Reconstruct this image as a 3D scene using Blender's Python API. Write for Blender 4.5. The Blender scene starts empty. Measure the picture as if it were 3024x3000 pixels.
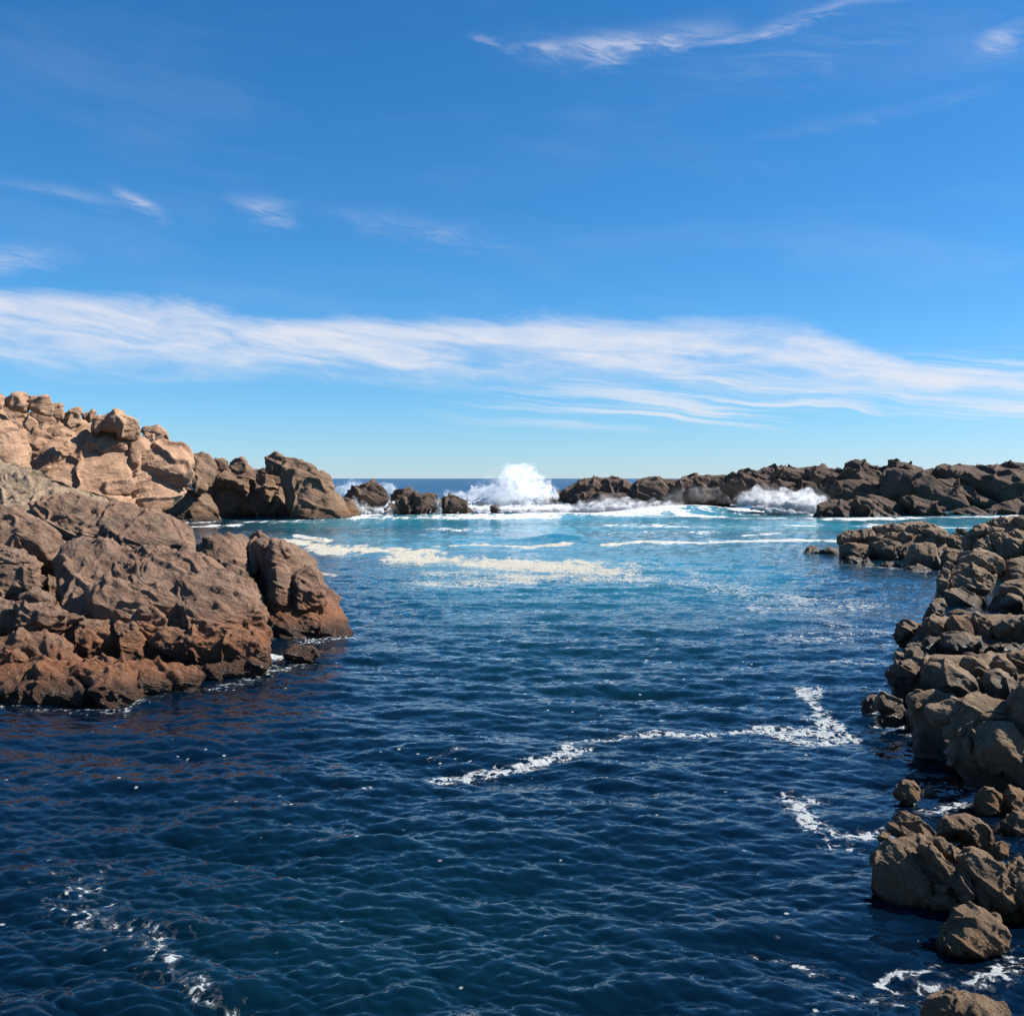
import bpy, bmesh, math, zlib
import numpy as np
from mathutils import Vector

# ------------------------------------------------------------------ camera, sky, sun, exposure
scene = bpy.context.scene
COL = scene.collection
H, FPX, HOR, CX = 5.0, 3040.0, 1413.0, 1512.0      # eye height above the sea, focal length in photo pixels, horizon row, centre column
cam_data = bpy.data.cameras.new('camera')
cam_data.sensor_width = 36.0
cam_data.lens = 36.0 * FPX / 3024.0
cam_data.shift_y = -(1500.0 - HOR) / 3024.0
cam_data.clip_start, cam_data.clip_end = 0.1, 90000.0
cam = bpy.data.objects.new('camera', cam_data)
cam.location = (0, 0, H)
cam.rotation_euler = (math.radians(90), 0, 0)
COL.objects.link(cam)
scene.camera = cam

SUN_EL, SUN_AZ = math.radians(44), math.radians(85)        # azimuth clockwise from +Y
S = Vector((math.sin(SUN_AZ) * math.cos(SUN_EL), math.cos(SUN_AZ) * math.cos(SUN_EL), math.sin(SUN_EL)))
sun_data = bpy.data.lights.new('sun', 'SUN')
sun_data.energy = 5.0
sun_data.angle = math.radians(0.53)
sun_data.color = (1.0, 0.94, 0.86)
sun = bpy.data.objects.new('sun', sun_data)
sun.rotation_euler = S.to_track_quat('Z', 'Y').to_euler()
sun.location = (30, 0, 40)
COL.objects.link(sun)

scene.view_settings.view_transform = 'Standard'
scene.view_settings.look = 'None'
scene.view_settings.exposure = 1.0
scene.view_settings.gamma = 1.0
scene.view_settings.use_curve_mapping = False
scene.render.engine = 'CYCLES'
scene.cycles.use_denoising = True
scene.cycles.max_bounces = 6
scene.cycles.transparent_max_bounces = 12
scene.cycles.caustics_reflective = False
scene.cycles.caustics_refractive = False


class NT:
    """small helper that writes node trees as expressions"""
    def __init__(self, tree):
        self.t = tree
        tree.nodes.clear()

    def n(self, typ, ins=None, **kw):
        nd = self.t.nodes.new(typ)
        for k, v in kw.items():
            setattr(nd, k, v)
        for k, v in (ins or {}).items():
            self.put(nd.inputs[k], v)
        return nd

    def put(self, sock, v):
        if isinstance(v, bpy.types.NodeSocket):
            self.t.links.new(v, sock)
        elif isinstance(v, (tuple, list)) and len(v) == 3 and sock.type == 'RGBA':
            sock.default_value = (*v, 1)
        else:
            sock.default_value = v

    def m(self, op, a, b=0.0, c=0.0, clamp=False):
        nd = self.t.nodes.new('ShaderNodeMath')
        nd.operation = op
        nd.use_clamp = clamp
        for i, v in enumerate((a, b, c)):
            self.put(nd.inputs[i], v)
        return nd.outputs[0]

    def sm(self, x, a, b, lo=0.0, hi=1.0):
        nd = self.n('ShaderNodeMapRange', interpolation_type='SMOOTHSTEP')
        for i, v in enumerate((x, a, b, lo, hi)):
            self.put(nd.inputs[i], v)
        return nd.outputs[0]

    def mix(self, f, a, b, blend='MIX'):
        nd = self.t.nodes.new('ShaderNodeMix')
        nd.data_type = 'RGBA'
        nd.blend_type = blend
        self.put(nd.inputs[0], f)
        self.put(nd.inputs[6], a)
        self.put(nd.inputs[7], b)
        return nd.outputs[2]

    def noise(self, vec, scale, detail=4.0, rough=0.55, dist=0.0, lac=2.0):
        return self.n('ShaderNodeTexNoise', {'Vector': vec, 'Scale': scale, 'Detail': detail, 'Roughness': rough,
                                             'Distortion': dist, 'Lacunarity': lac}).outputs[0]

    def xyz(self, x, y, z):
        return self.n('ShaderNodeCombineXYZ', {0: x, 1: y, 2: z}).outputs[0]

    def ramp(self, x, pts):
        nd = self.t.nodes.new('ShaderNodeValToRGB')
        el = nd.color_ramp.elements
        while len(el) < len(pts):
            el.new(0.5)
        for e, (p, c) in zip(el, pts):
            e.position = p
            e.color = (c, c, c, 1) if not isinstance(c, (tuple, list)) else (*c, 1)
        self.put(nd.inputs[0], x)
        return nd.outputs[0]


world = bpy.data.worlds.new('World')
scene.world = world
world.use_nodes = True
w = NT(world.node_tree)
sky = w.n('ShaderNodeTexSky', sky_type='NISHITA')
sky.sun_disc = False
sky.sun_elevation = SUN_EL
sky.sun_rotation = SUN_AZ
sky.altitude = 0
sky.air_density = 1.0
sky.dust_density = 0.0
sky.ozone_density = 1.0
# colour grade of the clear sky: deeper, bluer, as the phone recorded it
sr = w.n('ShaderNodeSeparateColor', {0: sky.outputs[0]})
skyc = w.n('ShaderNodeCombineColor', {0: w.m('MULTIPLY', w.m('POWER', w.m('MULTIPLY', sr.outputs[0], 0.1), 1.5), 6.4),
                                      1: w.m('MULTIPLY', w.m('POWER', w.m('MULTIPLY', sr.outputs[1], 0.1), 1.05), 9.3),
                                      2: w.m('MULTIPLY_ADD', sr.outputs[2], 1.34, w.m('MULTIPLY', sr.outputs[0], 0.13))}).outputs[0]
tc = w.n('ShaderNodeTexCoord').outputs['Generated']
sp = w.n('ShaderNodeSeparateXYZ', {0: tc})
az = w.m('ARCTAN2', sp.outputs[0], sp.outputs[1])             # 0 = straight out to sea
el = w.m('ARCSINE', sp.outputs[2])


def AE(u, v):
    """photo pixel -> azimuth, elevation of that bit of sky"""
    a = math.atan((u - CX) / FPX)
    return a, math.atan((HOR - v) / FPX * math.cos(a))


def edge(pts):
    """cloud edge elevation as a curve over azimuth (-0.8 .. 0.8 rad)"""
    r = []
    for u, v in pts:
        a, e = AE(u, v)
        r.append(((a + 0.8) / 1.6, e / 0.3))
    return w.m('MULTIPLY', w.ramp(w.m('MULTIPLY_ADD', az, 1 / 1.6, 0.5), r), 0.3)


warp = w.noise(w.xyz(w.m('MULTIPLY', az, 2.0), w.m('MULTIPLY', el, 7.0), 3.0), 2.2, 3, 0.5)
warp2 = w.noise(w.xyz(w.m('MULTIPLY', az, 2.0), w.m('MULTIPLY', el, 7.0), 9.0), 2.6, 3, 0.5)
azw = w.m('ADD', az, w.m('MULTIPLY_ADD', warp, 0.16, -0.08))
elw = w.m('ADD', el, w.m('MULTIPLY_ADD', warp2, 0.035, -0.0175))
elt = w.m('MULTIPLY_ADD', az, 0.11, elw)                      # streaks run slightly down to the right
wisp = w.noise(w.xyz(w.m('MULTIPLY', azw, 3.2), w.m('MULTIPLY', elt, 24.0), 0.0), 2.0, 9, 0.62, 0.35)
fine = w.noise(w.xyz(w.m('MULTIPLY', azw, 9.0), w.m('MULTIPLY', elt, 42.0), 5.0), 2.0, 7, 0.65, 0.6)
big = w.noise(w.xyz(w.m('MULTIPLY', azw, 2.0), w.m('MULTIPLY', elt, 9.0), 7.0), 2.0, 4, 0.5)
top = edge([(-400, 820), (0, 850), (330, 872), (560, 872), (760, 935), (1200, 935), (1500, 945), (2050, 938), (2400, 965), (2700, 1060), (3024, 1085), (3400, 1090)])
bot = edge([(-400, 1080), (0, 1060), (200, 1085), (750, 1105), (1100, 1115), (1600, 1130), (2200, 1165), (2600, 1190), (3024, 1175), (3400, 1180)])
elr = w.m('ADD', elw, w.m('MULTIPLY_ADD', fine, 0.022, -0.011))
pos = w.m('DIVIDE', w.m('SUBTRACT', elr, bot), w.m('SUBTRACT', top, bot))       # 0 bottom .. 1 top of the band
band = w.m('MULTIPLY', w.sm(pos, -0.25, 0.42), w.sm(pos, 1.08, 0.72))
dens = w.m('MULTIPLY_ADD', wisp, 2.1, w.m('MULTIPLY_ADD', fine, 0.6, -0.78))
dens = w.m('ADD', dens, w.m('MULTIPLY', w.sm(pos, 0.0, 0.95), 0.25))
cov = w.m('MULTIPLY', band, w.sm(dens, 0.05, 1.15, 0.10, 0.95))
# thin streaks below the band
a0, e0 = AE(1512, 1290)
a1, e1 = AE(1512, 1130)
low = w.m('MULTIPLY', w.sm(el, e0, e0 + 0.02), w.sm(el, e1 + 0.03, e1 - 0.005))
low = w.m('MULTIPLY', low, w.sm(az, -0.12, 0.16))
st = w.noise(w.xyz(w.m('MULTIPLY', azw, 2.4), w.m('MULTIPLY', elt, 60.0), 2.0), 2.0, 6, 0.55, 0.2)
cov = w.m('MAXIMUM', cov, w.m('MULTIPLY', low, w.sm(st, 0.42, 0.64, 0.0, 0.75)))


def puff(u, v, ru, rv, rot, amt, lo=0.36, hi=0.75):
    a, e = AE(u, v)
    c, s = math.cos(math.radians(rot)), math.sin(math.radians(rot))
    dx = w.m('SUBTRACT', azw, a)
    dy = w.m('SUBTRACT', elr, e)
    p = w.m('MULTIPLY', w.m('ADD', w.m('MULTIPLY', dx, c), w.m('MULTIPLY', dy, s)), FPX / ru)
    q = w.m('MULTIPLY', w.m('ADD', w.m('MULTIPLY', dx, -s), w.m('MULTIPLY', dy, c)), FPX / rv)
    r = w.m('ADD', w.m('MULTIPLY', p, p), w.m('MULTIPLY', q, q))
    g = w.m('POWER', 2.718, w.m('MULTIPLY', r, -1.0))
    return w.m('MULTIPLY', w.m('MULTIPLY', g, amt), w.sm(fine, lo, hi, 0.15, 1.0))


for a in [(1880, 128, 230, 34, 5, .9), (1640, 150, 140, 12, 3, .6), (2300, 85, 330, 18, 7, .5), (1440, 128, 50, 10, -10, .35), (3030, 95, 90, 24, 14, .5),
          (425, 602, 55, 20, -25, .7), (785, 612, 70, 22, -6, .65), (20, 750, 70, 28, 5, .5), (1300, 680, 260, 34, -7, .26),
          (220, 575, 160, 20, -5, .22), (2600, 320, 300, 16, 6, .12), (2400, 170, 420, 60, 6, .12)]:
    cov = w.m('MAXIMUM', cov, puff(*a))
veil = w.m('MULTIPLY', w.sm(big, 0.45, 0.8, 0.0, 0.07), w.sm(el, 0.02, 0.2))
cov = w.m('MULTIPLY', w.m('MAXIMUM', cov, veil), w.sm(el, 0.0, 0.04), clamp=True)
col = w.mix(w.m('MULTIPLY', cov, 0.93), skyc, (8.6, 8.5, 9.0))
bg = w.n('ShaderNodeBackground', {'Color': col, 'Strength': 0.05})
w.t.links.new(bg.outputs[0], w.n('ShaderNodeOutputWorld').inputs[0])

# ------------------------------------------------------------------ helpers
rng = np.random.default_rng(7)
_PERM = np.concatenate([np.random.default_rng(3).permutation(256)] * 3)
_G = np.random.default_rng(4).normal(size=(256, 3))
_G /= np.linalg.norm(_G, axis=1)[:, None]


def perlin(p):
    i = np.floor(p).astype(np.int64)
    f = p - i
    u = f * f * f * (f * (f * 6 - 15) + 10)
    i &= 255
    r = 0
    for a in (0, 1):
        pa = _PERM[(i[:, 0] + a) & 255]
        wa = u[:, 0] if a else 1 - u[:, 0]
        for b in (0, 1):
            pb = _PERM[pa + ((i[:, 1] + b) & 255)]
            wb = u[:, 1] if b else 1 - u[:, 1]
            for c in (0, 1):
                g = _G[_PERM[pb + ((i[:, 2] + c) & 255)]]
                wc = u[:, 2] if c else 1 - u[:, 2]
                r = r + wa * wb * wc * (g[:, 0] * (f[:, 0] - a) + g[:, 1] * (f[:, 1] - b) + g[:, 2] * (f[:, 2] - c))
    return r * 1.5


def fbm(p, o=4, gain=0.5):
    r, a, s = 0, 1.0, 1.0
    for k in range(o):
        r = r + a * perlin(p * s + 17.3 * k)
        a *= gain
        s *= 2.03
    return r


def worley(p):
    i = np.floor(p).astype(np.int64)
    best = np.full(len(p), 9.0)
    for a in (-1, 0, 1):
        for b in (-1, 0, 1):
            for c in (-1, 0, 1):
                j = i + (a, b, c)
                h = _PERM[_PERM[_PERM[j[:, 0] & 255] + (j[:, 1] & 255)] + (j[:, 2] & 255)]
                q = j + 0.5 + 0.45 * _G[h] - p
                best = np.minimum(best, (q * q).sum(1))
    return np.sqrt(best)


def sstep(x, a, b):
    t = np.clip((x - a) / (b - a), 0, 1)
    return t * t * (3 - 2 * t)


def new_mesh(name, verts, faces, mat, smooth=True):
    me = bpy.data.meshes.new(name)
    verts = np.asarray(verts, np.float32)
    faces = np.asarray(faces, np.int32)
    k = faces.shape[1]
    me.vertices.add(len(verts))
    me.vertices.foreach_set('co', verts.ravel())
    me.loops.add(faces.size)
    me.loops.foreach_set('vertex_index', faces.ravel())
    me.polygons.add(len(faces))
    me.polygons.foreach_set('loop_start', np.arange(0, faces.size, k, dtype=np.int32))
    me.polygons.foreach_set('use_smooth', np.full(len(faces), smooth))
    me.update(calc_edges=True)
    me.validate()
    if mat:
        me.materials.append(mat)
    return me


def link(name, me, parent=None):
    o = bpy.data.objects.new(name, me)
    COL.objects.link(o)
    if parent:
        o.parent = parent
    return o


def tag(o, label, cat, group=None, kind=None):
    if label:
        o['label'] = label
    if cat:
        o['category'] = cat
    if group:
        o['group'] = group
    if kind:
        o['kind'] = kind
    return o


def thing(name, label, cat, loc=(0, 0, 0), group=None):
    o = bpy.data.objects.new(name, None)
    o.empty_display_size = 0.5
    COL.objects.link(o)
    o.location = loc
    tag(o, label, cat, group)
    return o


# ------------------------------------------------------------------ rock materials
def rock_material(name, cols, low=None, lowz=(0.6, 2.0), wet=(0.1, 0.55), wetc=0.42, bed=(0.25, 0.1, 1.0), scale=1.0, bump=0.06,
                  grain=1.0, lichen=None, rust=None, speck=0.0):
    mt = bpy.data.materials.new(name)
    mt.use_nodes = True
    t = NT(mt.node_tree)
    P = t.n('ShaderNodeNewGeometry').outputs['Position']
    px = t.n('ShaderNodeSeparateXYZ', {0: P})
    b = Vector(bed).normalized()
    along = t.n('ShaderNodeVectorMath', {0: P, 1: tuple(b)}, operation='DOT_PRODUCT').outputs['Value']
    # bedding: position squeezed along the strata so that the noise runs in streaks
    shift = t.n('ShaderNodeVectorMath', {0: tuple(b * 5.0)}, operation='SCALE')
    t.put(shift.inputs['Scale'], along)
    Q = t.n('ShaderNodeVectorMath', {0: P, 1: shift.outputs[0]}, operation='ADD').outputs[0]
    n1 = t.noise(P, 0.55 * scale, 6, 0.6, 0.4)
    n2 = t.noise(P, 2.3 * scale, 7, 0.65, 0.3)
    n3 = t.noise(Q, 0.9 * scale, 6, 0.62, 0.4)
    n4 = t.noise(P, 13.0 * scale, 6, 0.7)
    c = t.mix(t.sm(n1, 0.36, 0.64), cols[0], cols[1])
    c = t.mix(t.sm(n3, 0.46, 0.68, 0, 0.75), c, cols[2])
    c = t.mix(t.sm(n2, 0.5, 0.72, 0, 0.55), c, cols[3])
    if lichen:
        n5 = t.noise(P, 0.8 * scale, 7, 0.68, 0.8)
        c = t.mix(t.sm(n5, 0.50, 0.62, 0, 0.8), c, lichen)
    zz = t.m('ADD', px.outputs[2], t.m('MULTIPLY_ADD', n1, 1.6, -0.8))
    if low:
        c = t.mix(t.sm(zz, lowz[1], lowz[0], 0, 0.85), c, t.mix(t.sm(n2, 0.35, 0.65), low, tuple(x * 0.55 for x in low)))
    if rust:
        n6 = t.noise(P, 0.35 * scale, 5, 0.6, 0.5)
        c = t.mix(t.m('MULTIPLY', t.sm(n6, 0.5, 0.62, 0, 0.8), t.sm(zz, 3.2, 1.0)), c, rust)
    c = t.mix(t.sm(n4, 0.25, 0.75, 0.40, 0.0), c, tuple(x * 0.4 for x in cols[3]))
    if speck:
        n7 = t.noise(P, 24.0 * scale, 3, 0.6)
        gate = t.sm(n2, 0.42, 0.6)
        c = t.mix(t.m('MULTIPLY', t.m('MULTIPLY', t.sm(n7, 0.56, 0.66), gate), speck), c, tuple(min(.6, x * 1.9) for x in cols[3]))
        c = t.mix(t.m('MULTIPLY', t.sm(n7, 0.44, 0.34), speck * 0.8), c, tuple(x * 0.35 for x in cols[2]))
    zw = t.m('ADD', px.outputs[2], t.m('MULTIPLY_ADD', n2, 0.6, -0.3))
    wt = t.sm(zw, wet[1], wet[0])
    c = t.mix(wt, c, t.mix(0.45, t.mix(1.0, c, (wetc, wetc, wetc), 'MULTIPLY'), (0.03, 0.02, 0.012)))
    rough = t.m('MULTIPLY_ADD', wt, -0.58, 0.86)
    # relief finer than the mesh
    hgt = t.m('ADD', t.m('MULTIPLY', n3, 0.9), t.m('MULTIPLY', n2, 0.8))
    hgt = t.m('ADD', hgt, t.m('MULTIPLY', t.noise(Q, 4.2 * scale, 6, 0.7, 0.3), 0.45))
    hgt = t.m('ADD', hgt, t.m('MULTIPLY', n4, 0.28 * grain))
    bp = t.n('ShaderNodeBump', {'Strength': 1.0, 'Distance': bump * 2.2, 'Height': hgt})
    bs = t.n('ShaderNodeBsdfPrincipled', {'Base Color': c, 'Roughness': rough, 'Specular IOR Level': 0.3, 'Normal': bp.outputs[0]})
    t.t.links.new(bs.outputs[0], t.n('ShaderNodeOutputMaterial').inputs[0])
    return mt


M_CLIFF = rock_material('tan_granite', [(0.424, 0.264, 0.164), (0.368, 0.216, 0.132), (0.264, 0.140, 0.088), (0.456, 0.312, 0.204)], low=(0.158, 0.073, 0.027), lowz=(0.4, 2.6),
                        wet=(0.1, 0.9), bed=(-.25, 0, 1), scale=0.32, bump=0.15, rust=(0.182, 0.082, 0.024))
M_HEAD = rock_material('brown_granite', [(0.240, 0.152, 0.096), (0.184, 0.112, 0.070), (0.096, 0.060, 0.044), (0.272, 0.180, 0.116)], low=(0.130, 0.065, 0.026), lowz=(0.2, 2.2),
                       wet=(0.1, 0.9), bed=(.35, 0, 1), scale=0.34, bump=0.18, rust=(0.178, 0.083, 0.024))
M_NEAR = rock_material('weathered_gneiss', [(0.256, 0.156, 0.104), (0.192, 0.110, 0.072), (0.108, 0.067, 0.050), (0.288, 0.192, 0.128)], low=(0.243, 0.082, 0.026), lowz=(0.45, 1.7),
                       wet=(0.12, 0.62), wetc=.36, bed=(.42, -.1, 1), scale=1.0, bump=0.075, grain=1.5, speck=0.35, lichen=(0.130, 0.100, 0.067))
M_SLOPE = rock_material('pale_weathered_slope', [(0.320, 0.232, 0.152), (0.272, 0.192, 0.124), (0.192, 0.128, 0.088), (0.336, 0.264, 0.168)],
                        bed=(.42, -.1, 1), scale=0.7, bump=0.08, lichen=(0.240, 0.200, 0.120))
M_SHORE = rock_material('grey_brown_granite', [(0.248, 0.176, 0.114), (0.200, 0.140, 0.090), (0.128, 0.088, 0.061), (0.276, 0.204, 0.136)], low=None,
                        wet=(0.1, 0.75), wetc=.4, bed=(.5, 0, 1), scale=1.5, bump=0.05, grain=1.8, speck=0.45, rust=(0.134, 0.070, 0.034))
M_RIDGE = rock_material('dark_brown_gneiss', [(0.134, 0.090, 0.066), (0.104, 0.070, 0.052), (0.058, 0.040, 0.033), (0.158, 0.110, 0.077)], low=(0.071, 0.042, 0.025), lowz=(0.2, 1.8),
                        wet=(0.2, 1.1), wetc=.5, bed=(.55, 0, 1), scale=0.36, bump=0.2)
M_FORE = rock_material('barnacled_granite', [(0.272, 0.180, 0.108), (0.208, 0.136, 0.080), (0.096, 0.064, 0.042), (0.320, 0.224, 0.140)], low=(.30, .14, .05), lowz=(-.1, .34),
                       wet=(-0.1, 0.12), wetc=.5, bed=(.6, .1, .8), scale=2.6, bump=0.045, grain=3.0, speck=0.75)

# ------------------------------------------------------------------ rock lumps
_ICO = {}


def ico(k):
    if k not in _ICO:
        bm = bmesh.new()
        bmesh.ops.create_icosphere(bm, subdivisions=k, radius=1.0)
        v = np.array([x.co[:] for x in bm.verts])
        v /= np.linalg.norm(v, axis=1)[:, None]
        f = np.array([[q.index for q in p.verts] for p in bm.faces])
        bm.free()
        _ICO[k] = (v, f)
    return _ICO[k]


def normals(v, f):
    a = np.cross(v[f[:, 1]] - v[f[:, 0]], v[f[:, 2]] - v[f[:, 0]])
    n = np.zeros_like(v)
    for k in range(3):
        for c in range(3):
            n[:, c] += np.bincount(f[:, k], a[:, c], len(v))
    return n / (np.linalg.norm(n, axis=1)[:, None] + 1e-12)


# zoomed views of the photograph in which outlines were read: origin and magnification
FR = {'A': (0, 1130, 1.7564), 'B': (0, 1130, 3.45), 'C': (500, 1300, 3.22), 'D': (900, 1340, 2.415), 'F': (2250, 1500, 2.496), 'H': (2424, 2250, 2.5567),
      'K': (2550, 1750, 4.076), 'L': (2550, 2030, 4.076), 'M': (2550, 1560, 4.076), 'N': (2150, 1340, 2.2105), 'O': (1550, 1360, 2.76), 'P': (0, 0, 1.0)}
STY = {
    'cliff': dict(jb=3.2, jv=5.5, jf=.16, jd=.30, jw=.16, low=.03, mid=.07, midf=.5, sa=.13, sf=1.1, bed=(-.25, 0, 1), ca=.50, cf=.13, pit=.16, pitf=.6, pitc=.30, fi=.03, ff=2.2),
    'head': dict(jb=2.4, jv=3.6, jf=.2, jd=.24, jw=.16, low=.04, mid=.11, midf=.55, sa=.20, sf=.8, bed=(.35, 0, 1), ca=.3, cf=.17, pit=.16, pitf=.6, pitc=.30, fi=.04, ff=2.0),
    'block': dict(jb=.55, jv=1.2, jf=.45, jd=.07, jw=.05, low=.03, mid=.03, midf=1.6, sa=.05, sf=5.0, bed=(.42, -.1, 1), ca=.10, cf=.6, pit=.12, pitf=1.6, pitc=.30, fi=.014, ff=9.0),
    'near': dict(jb=.75, jv=1.7, jf=.4, jd=.10, jw=.045, low=.02, mid=.035, midf=1.1, sa=.06, sf=4.4, bed=(.42, -.1, 1), ca=.11, cf=.40, pit=.16, pitf=1.15, pitc=.36, fi=.018, ff=7.0),
    'shore': dict(jb=.42, jv=1.1, jf=.7, jd=.06, jw=.022, low=.03, mid=.018, midf=2.4, sa=.018, sf=6.0, bed=(.5, 0, 1), ca=.07, cf=.75, pit=0, pitf=2, pitc=.3, fi=.007, ff=9.0),
    'ridge': dict(jb=1.7, jv=3.5, jf=.2, jd=.15, jw=.24, low=.03, mid=.07, midf=.6, sa=.15, sf=.8, bed=(.55, 0, 1), ca=.5, cf=.20, pit=0, pitf=.6, pitc=.3, fi=.05, ff=1.8),
    'fore': dict(jb=.22, jv=.45, jf=1.4, jd=.018, jw=.016, low=.035, mid=.012, midf=4.0, sa=.011, sf=12., bed=(.6, .1, .8), ca=.035, cf=1.8, pit=0, pitf=4, pitc=.3, fi=.006, ff=22.),
}
TRIS = [0]
ROCK_TREES = []
CORES = {}
_seed = [0]


def lump(name, fr, pts, mat, sty, parent=None, z=None, d=None, lean=38, yaw=0, t=None, e=None, cuts=None, lod=0, sink=3.5, core=None, on=None, proud=0.1, push=0.75, tk=0.42):
    """one rock: a traced outline standing on its own leaning plane, given its own thickness, facets, strata, cracks and pits.
    z: height of its middle above the sea; d: distance of its middle; neither: its foot stands in the sea."""
    _seed[0] += 1
    e = e if e is not None else (0.67 if sty in ('shore', 'fore') else 0.7)
    cuts = cuts if cuts is not None else {'shore': 6, 'fore': 7, 'near': 2, 'ridge': 3, 'cliff': 3, 'head': 4}.get(sty, 6)
    rs = np.random.default_rng(zlib.crc32(repr(pts).encode()))
    o = FR[fr]
    q = np.array([(o[0] + a / o[2], o[1] + b / o[2]) for a, b in pts], float)
    rays = np.stack([(q[:, 0] - CX) / FPX, np.ones(len(q)), -(q[:, 1] - HOR) / FPX], 1)
    ln, yw = math.radians(lean), math.radians(yaw)
    nrm = np.array([math.sin(yw) * math.cos(ln), -math.cos(yw) * math.cos(ln), math.sin(ln)])     # towards the viewer and up
    ex = np.array([math.cos(yw), math.sin(yw), 0.0])
    ez = np.cross(ex, -nrm)
    ez = ez if ez[2] > 0 else -ez
    cen = (q.min(0) + q.max(0)) / 2
    foot = z is None and d is None
    rest = False
    if foot:
        i = int(np.argmax(q[:, 1]))
        dd = H * FPX / (q[i, 1] - HOR)
        anchor = rays[i] * dd
        q = q + np.where((q[:, 1] > cen[1] + 0.35 * (q[:, 1].max() - cen[1]))[:, None], (0, 5 + 0.34 * max(0.0, 1 - lean / 55) * (q[:, 1].max() - q[:, 1].min())), (0, 0))
        rays = np.stack([(q[:, 0] - CX) / FPX, np.ones(len(q)), -(q[:, 1] - HOR) / FPX], 1)
    else:
        rc = np.array([(cen[0] - CX) / FPX, 1.0, -(cen[1] - HOR) / FPX])
        if d is None:
            d = (H - z) * FPX / (cen[1] - HOR)
        if on in CORES:                                   # rest on the bedrock behind it
            hits = []
            for fx, fy in ((0, 0), (.3, 0), (-.3, 0), (0, .3), (0, -.3)):
                r1 = Vector(((cen[0] + fx * (q[:, 0].max() - q[:, 0].min()) - CX) / FPX, 1.0, -(cen[1] + fy * (q[:, 1].max() - q[:, 1].min()) - HOR) / FPX))
                ln1 = r1.length
                hs = [b.ray_cast(Vector((0, 0, H)), r1.normalized())[3] for b in CORES[on]]
                hs = [x for x in hs if x is not None]
                if hs:
                    hits.append(min(hs) / ln1)
            if len(hits) > 1:
                d = float(np.median(hits))
                rest = True
        anchor = rc * d
    k = (anchor @ nrm) / (rays @ nrm)
    w3 = rays * k[:, None] + (0, 0, H)
    c3 = w3.mean(0)
    px, pz = (w3 - c3) @ ex, (w3 - c3) @ ez
    mx, mz = (px.max() + px.min()) / 2, (pz.max() + pz.min()) / 2
    c3 = c3 + mx * ex + mz * ez
    px, pz = px - mx, pz - mz
    # outline radius by angle
    NA = 240
    th = np.arange(NA) * 2 * np.pi / NA
    R = np.zeros(NA)
    dx, dz = np.cos(th), np.sin(th)
    n = len(px)
    for i in range(n):
        ax, az_, bx, bz = px[i], pz[i], px[(i + 1) % n], pz[(i + 1) % n]
        sx, sz = bx - ax, bz - az_
        den = dx * sz - dz * sx
        den = np.where(abs(den) < 1e-9, 1e-9, den)
        rr = (ax * sz - az_ * sx) / den
        ss = (ax * dz - az_ * dx) / den
        ok = (rr > 0) & (ss >= -1e-6) & (ss <= 1 + 1e-6)
        R = np.where(ok, np.maximum(R, rr), R)
    R = np.where(R <= 0, R[R > 0].min() if (R > 0).any() else 0.1, R)
    ker = np.exp(-0.5 * (np.arange(-9, 10) / 3.2) ** 2)
    ker /= ker.sum()
    R = np.convolve(np.concatenate([R[-9:], R, R[:9]]), ker, 'valid')
    ext = q.max(0) - q.min(0)
    big = ext.max()
    lv = 4 if big < 42 else 5 if big < 115 else 6 if big < 340 else 7
    v, f = ico(max(3, min(7, lv + lod)))
    ew, eh = px.max() - px.min(), pz.max() - pz.min()
    s = min(ew, eh)
    tt = t if t is not None else tk * s
    c3 = c3 - nrm * tt * (push * math.sin(ln) ** 2 if not rest else -proud)
    rho = np.sqrt(v[:, 0] ** 2 + v[:, 2] ** 2)
    ang = np.arctan2(v[:, 2], v[:, 0]) % (2 * np.pi)
    Ri = np.interp(ang, np.append(th, 2 * np.pi), np.append(R, R[0]))
    Sx = rho ** e
    T = np.sign(v[:, 1]) * np.abs(v[:, 1]) ** e
    loc = np.stack([Ri * Sx * np.cos(ang), tt * T, Ri * Sx * np.sin(ang)], 1)
    # facets
    sc = np.array([ew / 2, tt, eh / 2])
    for _ in range(cuts):
        nn = rs.normal(size=3)
        nn[1] = abs(nn[1]) * 1.2
        nn /= np.linalg.norm(nn)
        hh = rs.uniform(0.68, 0.95)
        un = loc / sc
        over = un @ nn - hh
        loc = np.where((over > 0)[:, None], loc - (over * 0.92)[:, None] * nn * sc, loc)
    wv = c3 + loc[:, :1] * ex + loc[:, 1:2] * nrm + loc[:, 2:] * ez
    nv = normals(wv, f)
    a = STY[sty]
    sh = rs.uniform(-50, 50, 3)
    dsp = a['low'] * s * 1.6 * fbm(wv / max(s * 0.8, 0.05) + sh, 3)
    am = min(1.0, s * a['midf'] * 0.7)
    dsp += am * a['mid'] * fbm(wv * a['midf'] + sh, 5, 0.55)
    bd = np.array(a['bed']) / np.linalg.norm(a['bed'])
    al = wv @ bd
    flat = wv - al[:, None] * bd
    qs = flat * a['sf'] * 0.28 + (al * a['sf'])[:, None] * bd + 0.25 * perlin(wv * a['sf'] * 0.3)[:, None]
    st_ = perlin(qs + sh) + 0.5 * perlin(qs * 2.3 + 9 + sh) + 0.25 * perlin(qs * 5.1 + 3)
    dsp += am * a['sa'] * (st_ - 0.7 * np.abs(st_))
    cr = np.abs(perlin(wv * a['cf'] * (1.3, 1.3, 0.8) + sh * 1.7) + 0.12 * perlin(wv * a['cf'] * 5))
    dsp -= am * a['ca'] * np.exp(-(cr / 0.035) ** 2)
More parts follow.
